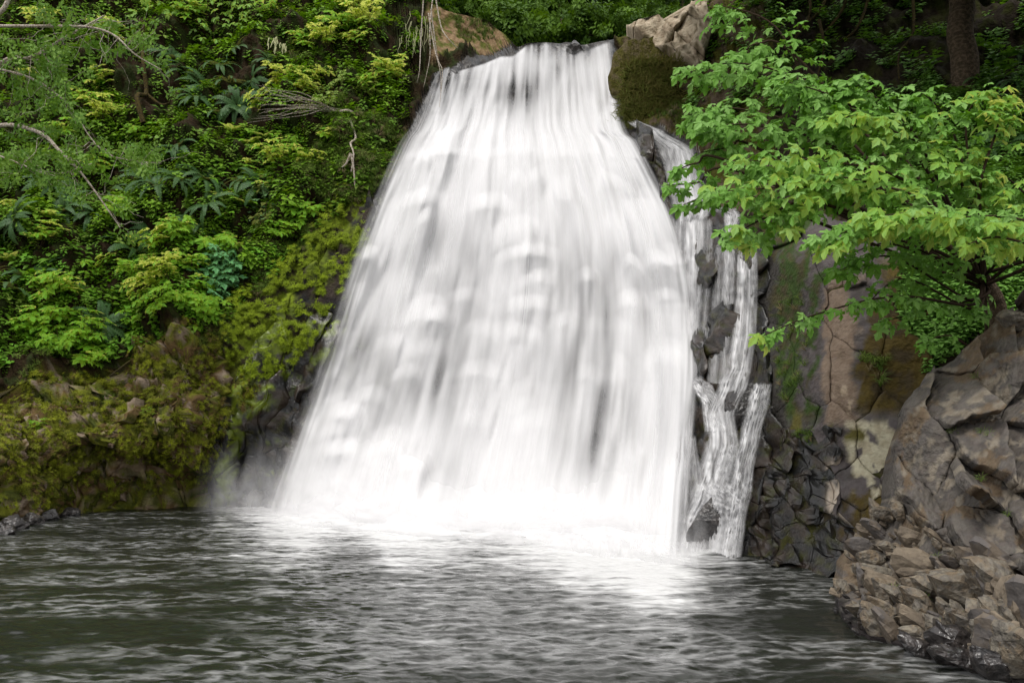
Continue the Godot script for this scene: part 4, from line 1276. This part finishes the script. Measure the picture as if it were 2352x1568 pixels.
	for k in 420:
		var px := rr(1432, 1560); var py := rr(135, 285)
		var s := 0.75 * rr(0.5, 1.2)
		xg.append(Transform3D(facing(Vector3(rr(-0.5, 0.2), -0.55, 0.7), Vector3(0, 1, 0)) * Basis(Vector3.UP, rr(0, TAU)) * Basis.from_scale(Vector3.ONE * s), at(px, py, 29.9 + absf(px - 1490) * 0.004)))
		cg.append(Color(0.22, 0.18, 0.06).lerp(Color(0.14, 0.17, 0.03), rng.randf()))
	o = many(grass, xg, "grass", M.blade, null, cg)
	tag(o, "green grass hanging over the rocky edges of the gorge", "grass", "", "stuff")
	# single tufts in the cracks of the outcrop
	var tufts := [[2150, 1290], [2255, 1005], [2250, 1110], [2310, 1190], [2190, 1005], [2050, 1360, 0.6], [2120, 1385, 0.7], [2160, 1435], [2330, 900], [2240, 880], [2270, 1010], [2200, 1440]]
	for q in tufts:
		var g := part(grass, "grass_tuft", leafy(0.10, 0.16, 0.03, 0.3), null)
		var s: float = 0.16 * rr(0.7, 1.3)
		g.transform = Transform3D(facing(Vector3(-0.2, 0.7, 0.5), Vector3(0, 0, 1)) * Basis.from_scale(Vector3.ONE * s), on_outcrop(q[0], q[1], 0.1))
		tag(g, "small grass tuft in a crack of the rock outcrop", "grass", "grass tufts on the outcrop")

# ---------------------------------------------------------------- trees and branches
func limb(pts: Array, r0: float, r1: float, called: String, m: Material, parent: Node, sides := 7) -> Array:
	var v := []
	for q in pts: v.append(q if q is Vector3 else at(q[0], q[1], q[2]))
	v = smooth(v, 5)
	part(tube(v, r0, r1, sides), called, m, parent)
	return v

func maple() -> void:
	var t := thing("maple_tree", "bright green maple reaching over the pool with layered lobed leaves", "tree", Vector3.ZERO)
	var foot := S(2290, 770)
	var fork := at(2260, 640, 14.6)
	part(tube(smooth([foot - Vector3(0, 0.3, 0), foot.lerp(fork, 0.5) + Vector3(0.15, 0, 0), fork], 4), 0.16, 0.11, 9), "trunk", M.bark, t)
	# each spray: pixels and depths from the inner end to the tip, half width in pixels, leaves
	var sprays := [
		[[[2050, 330, 14.2], [1850, 190, 14.2], [1700, 145, 14.0], [1585, 165, 13.8]], 34, 120], [[[1900, 260, 15.0], [1780, 60, 15.2], [1640, 10, 15.4]], 45, 90], [[[1850, 150, 15.0], [1740, 100, 15.0], [1690, 150, 15]], 40, 60],
		[[[1900, 330, 14.0], [1700, 250, 13.8], [1575, 265, 13.6]], 34, 100], [[[1950, 360, 13.6], [1750, 290, 13.4], [1625, 290, 13.2]], 28, 110], [[[2100, 350, 13.4], [1930, 230, 13.2], [1800, 185, 13.2]], 38, 140], [[[2120, 340, 13.2], [2020, 230, 13.0], [1945, 180, 13.0]], 34, 100],
		[[[2200, 400, 13.0], [2050, 300, 12.8], [1900, 260, 12.8]], 42, 150], [[[2230, 450, 13.2], [2180, 280, 13.2], [2110, 205, 13.2]], 22, 50], [[[2240, 460, 12.8], [2220, 280, 12.6], [2260, 215, 12.6]], 40, 110], [[[2250, 450, 12.6], [2290, 300, 12.4], [2300, 255, 12.4]], 26, 60],
		[[[2100, 430, 13.0], [1900, 370, 12.8], [1720, 370, 12.8]], 44, 170], [[[2050, 450, 12.8], [1850, 430, 12.6], [1650, 440, 12.6]], 40, 160], [[[1900, 470, 12.8], [1760, 500, 12.6], [1680, 545, 12.5]], 30, 110], [[[2150, 480, 12.6], [2000, 420, 12.4], [1880, 400, 12.4]], 38, 130],
		[[[2200, 540, 12.6], [2050, 500, 12.2], [1890, 555, 12.0]], 30, 110], [[[2300, 560, 12.2], [2150, 490, 11.8], [2000, 500, 11.8]], 36, 130], [[[2450, 560, 12.0], [2330, 500, 11.6], [2180, 500, 11.6]], 36, 110], [[[2400, 590, 11.8], [2300, 545, 11.4], [2225, 560, 11.4]], 16, 22], [[[2260, 600, 13.0], [2240, 420, 12.6], [2150, 370, 12.6]], 40, 90], [[[2400, 520, 13.0], [2340, 430, 12.8], [2280, 390, 12.8]], 34, 70],
		[[[1720, 400, 13.4], [1600, 420, 13.4], [1530, 425, 13.4]], 16, 24], [[[1700, 380, 13.4], [1600, 375, 13.4], [1550, 395, 13.4]], 12, 14], [[[1720, 450, 13.2], [1630, 450, 13.2], [1570, 470, 13.2]], 13, 22], [[[1760, 350, 13.6], [1680, 340, 13.6], [1610, 350, 13.6]], 24, 40],
		[[[2230, 700, 14.0], [2060, 680, 13.2], [1880, 720, 12.8], [1750, 772, 12.6]], 13, 60], [[[2230, 690, 14.0], [2050, 590, 13.4], [1930, 620, 13.2]], 30, 50], [[[2240, 710, 14.0], [2080, 640, 13.6], [1990, 700, 13.4]], 26, 40], [[[2260, 800, 13.9], [2180, 770, 13.6], [2110, 790, 13.4]], 16, 18], [[[2200, 620, 13.8], [2050, 560, 13.4], [1960, 580, 13.2]], 34, 60], [[[2260, 680, 14.2], [2100, 720, 14.0], [2020, 740, 13.8]], 24, 24]]
	var meshes := [palmate(21, 0.5), palmate(22, 0.35), palmate(23, 0.65), palmate(24, 0.45)]
	var all := []
	var boughs := []
	for s in sprays:
		var pts := [fork.lerp(at(s[0][0][0], s[0][0][1], s[0][0][2]), 0.1)]
		pts = [fork + Vector3(rr(-0.05, 0.05), rr(-0.2, 0.1), rr(-0.05, 0.05))]
		for q in s[0]: pts.append(at(q[0], q[1], q[2]))
		var v := smooth(pts, 8)
		boughs.append(part(tube(v, 0.035, 0.006, 5), "branch", M.darktwig, t))
		var from := 8
		for k in int(s[2] * 0.92):
			var f := rr(0.0, 1.0)
			f = 1.0 - pow(f, 1.3)
			var i := clampi(from + int(f * (v.size() - 1 - from)), 0, v.size() - 1)
			var w: float = s[1] / F * 13.0 * (0.5 + 0.5 * sin(f * PI) + 0.2)
			var off := Vector3(rr(-1, 1), 0, rr(-1, 1)) * w * 1.6
			var along: Vector3 = (v[mini(i + 1, v.size() - 1)] - v[maxi(i - 1, 0)]).normalized()
			off.y = rr(-0.75, 0.55) * w - 0.12 * off.length()
			var dir := (along * 0.5 + off.normalized() * 0.55 + Vector3(0, -0.55, 0.25) + Vector3(rr(-1, 1), rr(-0.6, 0.3), rr(-1, 1)) * 0.4).normalized()
			var nrm := (Vector3(0, 0.95, 0.5) + Vector3(rr(-1, 1), rr(-0.4, 0.2), rr(-1, 1)) * 0.65).normalized()
			var l := rr(0.13, 0.26)
			all.append([Transform3D(facing(dir, nrm) * Basis.from_scale(Vector3.ONE * l), v[i] + off), boughs[-1]])
	all.sort_custom(func(a, b): return a[0].origin.z > b[0].origin.z)
	var front := all.slice(0, 900)
	var rest := all.slice(900)
	# the largest ones as leaves of their own
	front.sort_custom(func(a, b): return a[0].basis.x.length() / absf(a[0].origin.z) > b[0].basis.x.length() / absf(b[0].origin.z))
	for i in front.size():
		if i < 300: part(meshes[i % 4], "leaf", M.maple[(i * 7) % 4], front[i][1], front[i][0])
		else: rest.append(front[i])
	var cols := []
	for i in rest.size():
		cols.append([Color(0.165, 0.35, 0.06), Color(0.19, 0.37, 0.08), Color(0.225, 0.41, 0.11), Color(0.145, 0.31, 0.05)][rng.randi() % 4])
	var o := many(meshes[1], rest.map(func(q): return q[0]), "foliage", M.leaf, t, cols)
	o.set_meta("kind", "stuff")

func crown(parent: Node, called: String, centre: Vector3, size: Vector3, count: int, mesh: Mesh, dark: Color, light: Color, lo: float, hi: float, s: int) -> void:
	var n := noise(s, 0.35, 3)
	var xs := []; var cs := []
	var tries := 0
	while xs.size() < count and tries < count * 8:
		tries += 1
		var q := Vector3(rr(-1, 1), rr(-1, 1), rr(-1, 1))
		if q.length() > 1.0 or q.length() < 0.35: continue
		var p := centre + q * size
		if n.get_noise_3dv(p) < -0.02: continue
		var b := facing(Vector3(rr(-1, 1), rr(-0.5, 1), rr(-1, 1)), Vector3(0, 0, 1)) * Basis(Vector3.UP, rr(0, TAU))
		xs.append(Transform3D(b * Basis.from_scale(Vector3.ONE * rr(lo, hi)), p))
		cs.append(dark.lerp(light, rng.randf()))
	var o := many(mesh, xs, called, M.leaf, parent, cs)
	o.set_meta("kind", "stuff")

func forest() -> void:
	var mesh := sprig(841, 14, 0.4, 0.24)
	var needle := tuft(842, 26, 0.8, 0.3, 0.03)
	# beyond the lip
	var spots := [[1000, 40, 46, 4.5, 5.5, 0], [1085, -40, 48, 4.5, 6.0, 1], [1150, 60, 44, 2.6, 2.6, 0], [1220, 10, 52, 5.0, 5.0, 0], [1290, 30, 47, 3.5, 3.2, 0], [1345, -30, 55, 5.0, 6.0, 0], [1400, 45, 48, 3.0, 3.0, 0], [1440, -60, 58, 3.0, 7.5, 1], [1490, 60, 62, 2.5, 3.0, 0], [1560, 20, 56, 3.2, 4.5, 0], [1530, -90, 70, 4.0, 6.0, 1], [1250, -120, 60, 7.0, 6.0, 1], [1180, 85, 41, 2.0, 1.5, 0], [1390, 90, 42, 2.2, 1.2, 0], [1290, 92, 43, 3.0, 1.2, 0]]
	var labels := ["leafy tree crowding the stream above the falls", "dark conifer standing above the falls"]
	for i in spots.size():
		var q = spots[i]
		var c := at(q[0], q[1], q[2])
		var ground := Vector3(c.x, 16.6, c.z)
		var t := thing(["forest_tree", "conifer"][q[5]], labels[q[5]], "tree", Vector3.ZERO, ["leafy trees above the falls", "conifers above the falls"][q[5]])
		part(tube(wander(ground, c + Vector3(0, q[4], 0), 6, 0.02), 0.22, 0.06, 7), "trunk", M.bark, t)
		for k in 4:
			var y := lerpf(ground.y + 1.5, c.y + q[4] * 0.6, k / 4.0 + rr(0, 0.15))
			part(tube(wander(Vector3(c.x, y, c.z), Vector3(c.x, y, c.z) + Vector3(rr(-1, 1) * q[3], rr(0.3, 1.0), rr(-0.2, 1) * q[3]) * 0.8, 4, 0.08), 0.06, 0.015, 5), "branch", M.bark, t)
		if q[5] == 0: crown(t, "crown", c, Vector3(q[3], q[4], q[3]), 1500, mesh, Color(0.05, 0.11, 0.014), Color(0.13, 0.24, 0.025), 0.35, 0.75, 860 + i)
		else: crown(t, "crown", c, Vector3(q[3], q[4], q[3]), 1600, needle, Color(0.03, 0.07, 0.03), Color(0.05, 0.11, 0.04), 0.5, 1.0, 860 + i)
	# the brown trunk on the shaded side, with its crown above the frame
	var big := thing("tall_tree", "tall brown trunk standing on the shaded gorge side", "tree", Vector3.ZERO)
	var f := S(2215, 195)
	var d := -f.z
	var trunk := []
	for k in 9: trunk.append(at(2215 - 2.2 * k + [0, 4, -5, 3, -3, 4, -2, 3, 0][k], 200 - 62 * k, d - 0.2) + Vector3(0, -0.4 if k == 0 else 0.0, 0))
	part(tube(smooth(trunk, 4), 0.36, 0.24, 14), "trunk", M.bark, big)
	for k in 5:
		var a: Vector3 = trunk[5 + (k % 4)]
		part(tube(wander(a, a + Vector3(rr(-5, 3), rr(1, 4), rr(-1, 5)), 5, 0.06), 0.12, 0.04, 6), "branch", M.bark, big)
	var lobe := palmate(31, 0.3)
	for k in 4:
		crown(big, "crown", Vector3([9.0, 14.0, 7.5, 15.0][k], [17.5, 16.0, 20.5, 13.5][k], [-20.0, -17.5, -24.0, -12.5][k]), Vector3(5.0, 2.4, 4.5), 3200, mesh, Color(0.145, 0.31, 0.05), Color(0.19, 0.37, 0.08), 0.6, 1.1, 890 + k)
	# mossy roots and limbs on the shaded side
	var roots := thing("root_tangle", "dark mossy roots hanging down the shaded gorge side", "roots", Vector3.ZERO)
	for q in [[[1900, -40], [1870, 30], [1830, 80], [1790, 110], [1735, 130]], [[1840, -30], [1850, 40], [1815, 100], [1790, 150]], [[1960, -60], [1930, 20], [1890, 70], [1840, 110], [1830, 180]], [[2000, -50], [1985, 30], [1950, 80], [1900, 100]], [[1870, 60], [1880, 120], [1870, 200]], [[2080, -40], [2090, 60], [2060, 130], [2050, 190]]]:
		var pts := []
		for v in q: pts.append(S(v[0], v[1]) + Vector3(rr(-0.1, 0.1), 0, 0.35))
		part(tube(smooth(pts, 4), 0.06, 0.02, 6), "root", M.mossbark, roots)

func twigs(parent: Node, base: Array, count: int, length: float, r: float, m: Material, tips: Array, droop := 0.0, bias := Vector3.ZERO) -> void:
	# fine side twigs along a limb, each a part; their points are added to tips
	for k in count:
		var i := int(rr(0.15, 1.0) * (base.size() - 1))
		var a: Vector3 = base[i]
		var d := (Vector3(rr(-1, 1), rr(-0.8, 0.8) - droop, rr(-1, 1)) + bias).normalized()
		var b := a + d * length * rr(0.4, 1.0)
		var pts := wander(a, b, 5, 0.07)
		part(tube(pts, r, r * 0.35, 4), "twig", m, parent)
		for q in pts.slice(2): tips.append(q)

func branches() -> void:
	# the pale-barked tree outside the frame whose boughs hang in front of the bank
	var t := thing("alder_tree", "pale barked tree with bare lichen grey boughs and small leaves", "tree", Vector3.ZERO)
	var base := S(-170, 1000)
	part(tube(smooth([base, at(-120, 700, 24), at(-90, 300, 23.5), at(-60, 0, 23), at(-20, -250, 23)], 5), 0.22, 0.12, 10), "trunk", M.palebark, t)
	var tips := []
	var a := limb([at(-95, 340, 23.5), [0, 288, 23.3], [90, 305, 23.2], [135, 345, 23.1], [180, 390, 23], [225, 450, 23], [275, 522, 22.9]], 0.075, 0.012, "bough", M.palebark, t)
	twigs(t, a, 26, 1.5, 0.011, M.palebark, tips, 0.1, Vector3(0.4, 0, 0))
	var b := limb([at(-90, 250, 23.5), [0, 145, 23.2], [70, 132, 23.1], [150, 85, 23], [240, 35, 23]], 0.08, 0.02, "bough", M.palebark, t)
	twigs(t, b, 30, 1.7, 0.011, M.palebark, tips, 0.15, Vector3(0.5, -0.1, 0))
	var c := limb([at(-60, 60, 23.2), [100, 60, 22.8], [200, 62, 22.7], [260, 80, 22.6], [310, 125, 22.6], [370, 160, 22.6]], 0.05, 0.01, "bough", M.palebark, t)
	twigs(t, c, 26, 1.5, 0.010, M.palebark, tips, 0.1, Vector3(0.4, 0, 0))
	var e := limb([at(-60, 150, 23.4), [60, 175, 23], [150, 235, 23], [240, 350, 23], [370, 375, 23]], 0.035, 0.008, "bough", M.palebark, t)
	twigs(t, e, 30, 1.4, 0.009, M.palebark, tips, 0.1, Vector3(0.3, 0, 0))
	var f := limb([at(-70, 330, 23.4), [30, 370, 23], [120, 400, 23], [210, 375, 22.8]], 0.03, 0.008, "bough", M.palebark, t)
	twigs(t, f, 20, 1.2, 0.009, M.palebark, tips, 0.1)
	limb([at(-30, 40, 22.5), [8, 20, 22.4], [30, -40, 22.3]], 0.07, 0.06, "bough", M.palebark, t)
	var mesh := sprig(845, 5, 0.5, 0.34)
	var xs := []; var cs := []
	for q in tips:
		for k in (6 if rng.randf() < 0.36 else 0):
			xs.append(Transform3D(facing(Vector3(rr(-1, 1), rr(-0.6, 0.6), rr(-1, 1)), Vector3(0, 0, 1)) * Basis.from_scale(Vector3.ONE * rr(0.17, 0.30)), q + Vector3(rr(-1, 1), rr(-0.7, 0.5), rr(-1.4, 0.6)) * 0.25))
			cs.append(Color(0.10, 0.22, 0.03).lerp(Color(0.20, 0.34, 0.06), rng.randf()))
	var o := many(mesh, xs, "foliage", M.leaf, t, cs)
	o.set_meta("kind", "stuff")
	# young maple hanging over the top of the bank
	var y := thing("young_maple", "young maple with bright drooping leaves at the top of the bank", "tree", Vector3.ZERO)
	var foot := S(520, -60)
	var hub := foot + Vector3(0, 0.9, 1.4)
	part(tube(smooth([foot, foot.lerp(hub, 0.6) + Vector3(0, 0.3, 0), hub], 4), 0.07, 0.04, 7), "trunk", M.mossbark, y)
	var meshes := [palmate(41, 0.5), palmate(42, 0.35)]
	var ym := []
	for s in [[330, 20], [400, 45], [470, 70], [540, 80], [580, 40], [510, 25], [440, 20], [570, 70], [380, 70], [490, 95]]:
		var tip := at(s[0], s[1], -hub.z - 0.6)
		var v := smooth([hub, hub.lerp(tip, 0.5) + Vector3(0, 0.35, 0.2), tip], 6)
		var br := part(tube(v, 0.025, 0.006, 5), "branch", M.darktwig, y)
		for k in 26:
			var q: Vector3 = v[rng.randi_range(5, v.size() - 1)] + Vector3(rr(-1, 1), rr(-0.5, 0.4), rr(-1, 1)) * 0.5
			ym.append([br, Transform3D(facing(Vector3(rr(-1, 1), -0.7, rr(-0.3, 1)), Vector3(rr(-0.4, 0.4), 0.9, 0.5)) * Basis.from_scale(Vector3.ONE * rr(0.2, 0.36)), q)])
	for i in ym.size(): part(meshes[i % 2], "leaf", M.maple[i % 4], ym[i][0], ym[i][1])
	# mossy sapling trunk on the bank
	var s := thing("mossy_sapling", "thin moss coated trunk leaning on the dark part of the bank", "tree", Vector3.ZERO)
	var tr := []
	for q in [[345, 300], [338, 255], [342, 215], [345, 170], [340, 120], [350, 85]]: tr.append(S(q[0], q[1]) + Vector3(0, 0, 0.5))
	part(tube(smooth(tr, 4), 0.10, 0.06, 8), "trunk", M.mossbark, s)
	part(tube(smooth([tr[2], S(375, 235) + Vector3(0, 0, 0.7), S(410, 255) + Vector3(0, 0, 0.7)], 4), 0.07, 0.02, 6), "branch", M.mossbark, s)
	part(tube(smooth([tr[5], S(330, 75) + Vector3(0, 0, 0.6), S(300, 60) + Vector3(0, 0, 0.6)], 4), 0.05, 0.02, 6), "branch", M.mossbark, s)
	# bare dead branch
	var dead := thing("dead_branch", "bare grey dead branch fanning out from the bank", "branch", Vector3.ZERO)
	var dz := -S(815, 250).z - 0.8
	var root := limb([S(830, 262), [800, 254, dz], [770, 256, dz - 0.2], [745, 240, dz - 0.4]], 0.06, 0.035, "bough", M.palebark, dead)
	for k in 16:
		var y2 := lerpf(195, 285, k / 15.0)
		limb([root[rng.randi_range(6, root.size() - 1)], [700 + rr(-10, 10), lerpf(y2, 238, 0.55) + rr(-6, 6), dz - 0.6], [640 + rr(-15, 15), lerpf(y2, 235, 0.2) + rr(-8, 8), dz - 0.7 + rr(-0.3, 0.3)], [580 + rr(-15, 40), y2 + rr(-8, 8), dz - 0.8 + rr(-0.5, 0.5)]], 0.016, 0.005, "twig", M.palebark, dead, 4)
	# roots and lichen hanging by the lip
	var hang := thing("hanging_root", "bare woody root hanging down the grassy edge by the falls", "root", Vector3.ZERO)
	for q in [[[808, 285], [820, 320], [815, 350], [824, 378], [815, 410]], [[820, 380], [806, 395], [795, 402]], [[822, 385], [822, 410], [820, 435]]]:
		var v := []
		for w in q: v.append(S(w[0], w[1]) + Vector3(0, 0, 0.45))
		part(tube(smooth(v, 3), 0.05, 0.018, 6), "root", M.palebark, hang)
	var lich := thing("lichen_branch", "grey twigs hung with pale beard lichen above the lip", "branch", Vector3.ZERO)
	var hd := 31.0
	for q in [[[1000, -30], [985, 60], [990, 130], [975, 200]], [[985, 30], [1000, 110], [1008, 160], [1015, 215]], [[1000, -20], [1010, 60], [1030, 90], [1050, 110]], [[975, -20], [968, 80], [962, 160], [958, 190]], [[990, 20], [1004, 130], [1018, 165], [1012, 245]]]:
		var v := []
		for w in q: v.append(at(w[0] + rr(-3, 3), w[1], hd + rr(-0.2, 0.2)))
		part(tube(smooth(v, 4), 0.03, 0.009, 5), "twig", M.palebark, lich)
	for k in 18:
		var p0 := at(rr(915, 1000), rr(20, 90), hd + rr(-0.3, 0.3))
		part(tube(wander(p0, p0 + Vector3(rr(-0.1, 0.1), -rr(0.3, 1.1), 0), 4, 0.09), 0.011, 0.004, 4), "lichen", M.beard, lich)
	var flowers := thing("lichen_tuft", "pale yellow hanging tuft in the shrubs of the bank", "lichen", Vector3.ZERO)
	for k in 16:
		var p0 := S(625 + rr(0, 40), 100 + rr(0, 14)) + Vector3(0, 0, 0.6)
		part(tube(wander(p0, p0 + Vector3(rr(-0.1, 0.1), -rr(0.2, 0.5), 0.1), 4, 0.06), 0.03, 0.012, 4), "strand", M.beard, flowers)

func _ready() -> void:
	rng.seed = 20240611
	var cam := Camera3D.new()
	cam.name = "camera"
	cam.fov = rad_to_deg(2.0 * atan(CY / F))
	cam.near = 0.1
	cam.far = 400.0
	cam.transform = Transform3D(view, EYE)
	add_child(cam)
	cam.current = true
	var sky := ProceduralSkyMaterial.new()
	sky.sky_top_color = Color(0.88, 0.88, 0.89)
	sky.sky_horizon_color = Color(0.93, 0.93, 0.93)
	sky.ground_horizon_color = Color(0.25, 0.27, 0.22)
	sky.ground_bottom_color = Color(0.12, 0.13, 0.10)
	sky.sky_curve = 0.2
	sky.sun_angle_max = 1.0
	var env := Environment.new()
	env.background_mode = Environment.BG_SKY
	env.sky = Sky.new()
	env.sky.sky_material = sky
	env.background_energy_multiplier = 1.0
	env.tonemap_mode = Environment.TONE_MAPPER_LINEAR
	env.tonemap_exposure = 1.7
	env.sdfgi_enabled = true
	env.ssao_enabled = true
	env.ssil_enabled = true
	var we := WorldEnvironment.new()
	we.name = "environment"
	we.environment = env
	add_child(we)
	var sun := DirectionalLight3D.new()
	sun.name = "sun"
	sun.light_energy = 0.5
	sun.light_angular_distance = 25.0
	sun.light_color = Color(1.0, 0.985, 0.965)
	sun.shadow_enabled = true
	add_child(sun)
	sun.look_at_from_position(Vector3(-5, 17, 9), Vector3.ZERO)

	materials()
	print("materials ", Time.get_ticks_msec())
	gorge()
	FD = field(DEPTHS, -260, -240, 2620, 1420, 24)
	print("gorge ", Time.get_ticks_msec())
	pool()
	print("pool ", Time.get_ticks_msec())
	wall_slabs()
	outcrop()
	boulders()
	print("rock ", Time.get_ticks_msec())
	waterfall()
	print("falls ", Time.get_ticks_msec())
	forest()
	maple()
	branches()
	print("trees ", Time.get_ticks_msec())
	greens()
	ground_cover()
	print("done ", Time.get_ticks_msec())
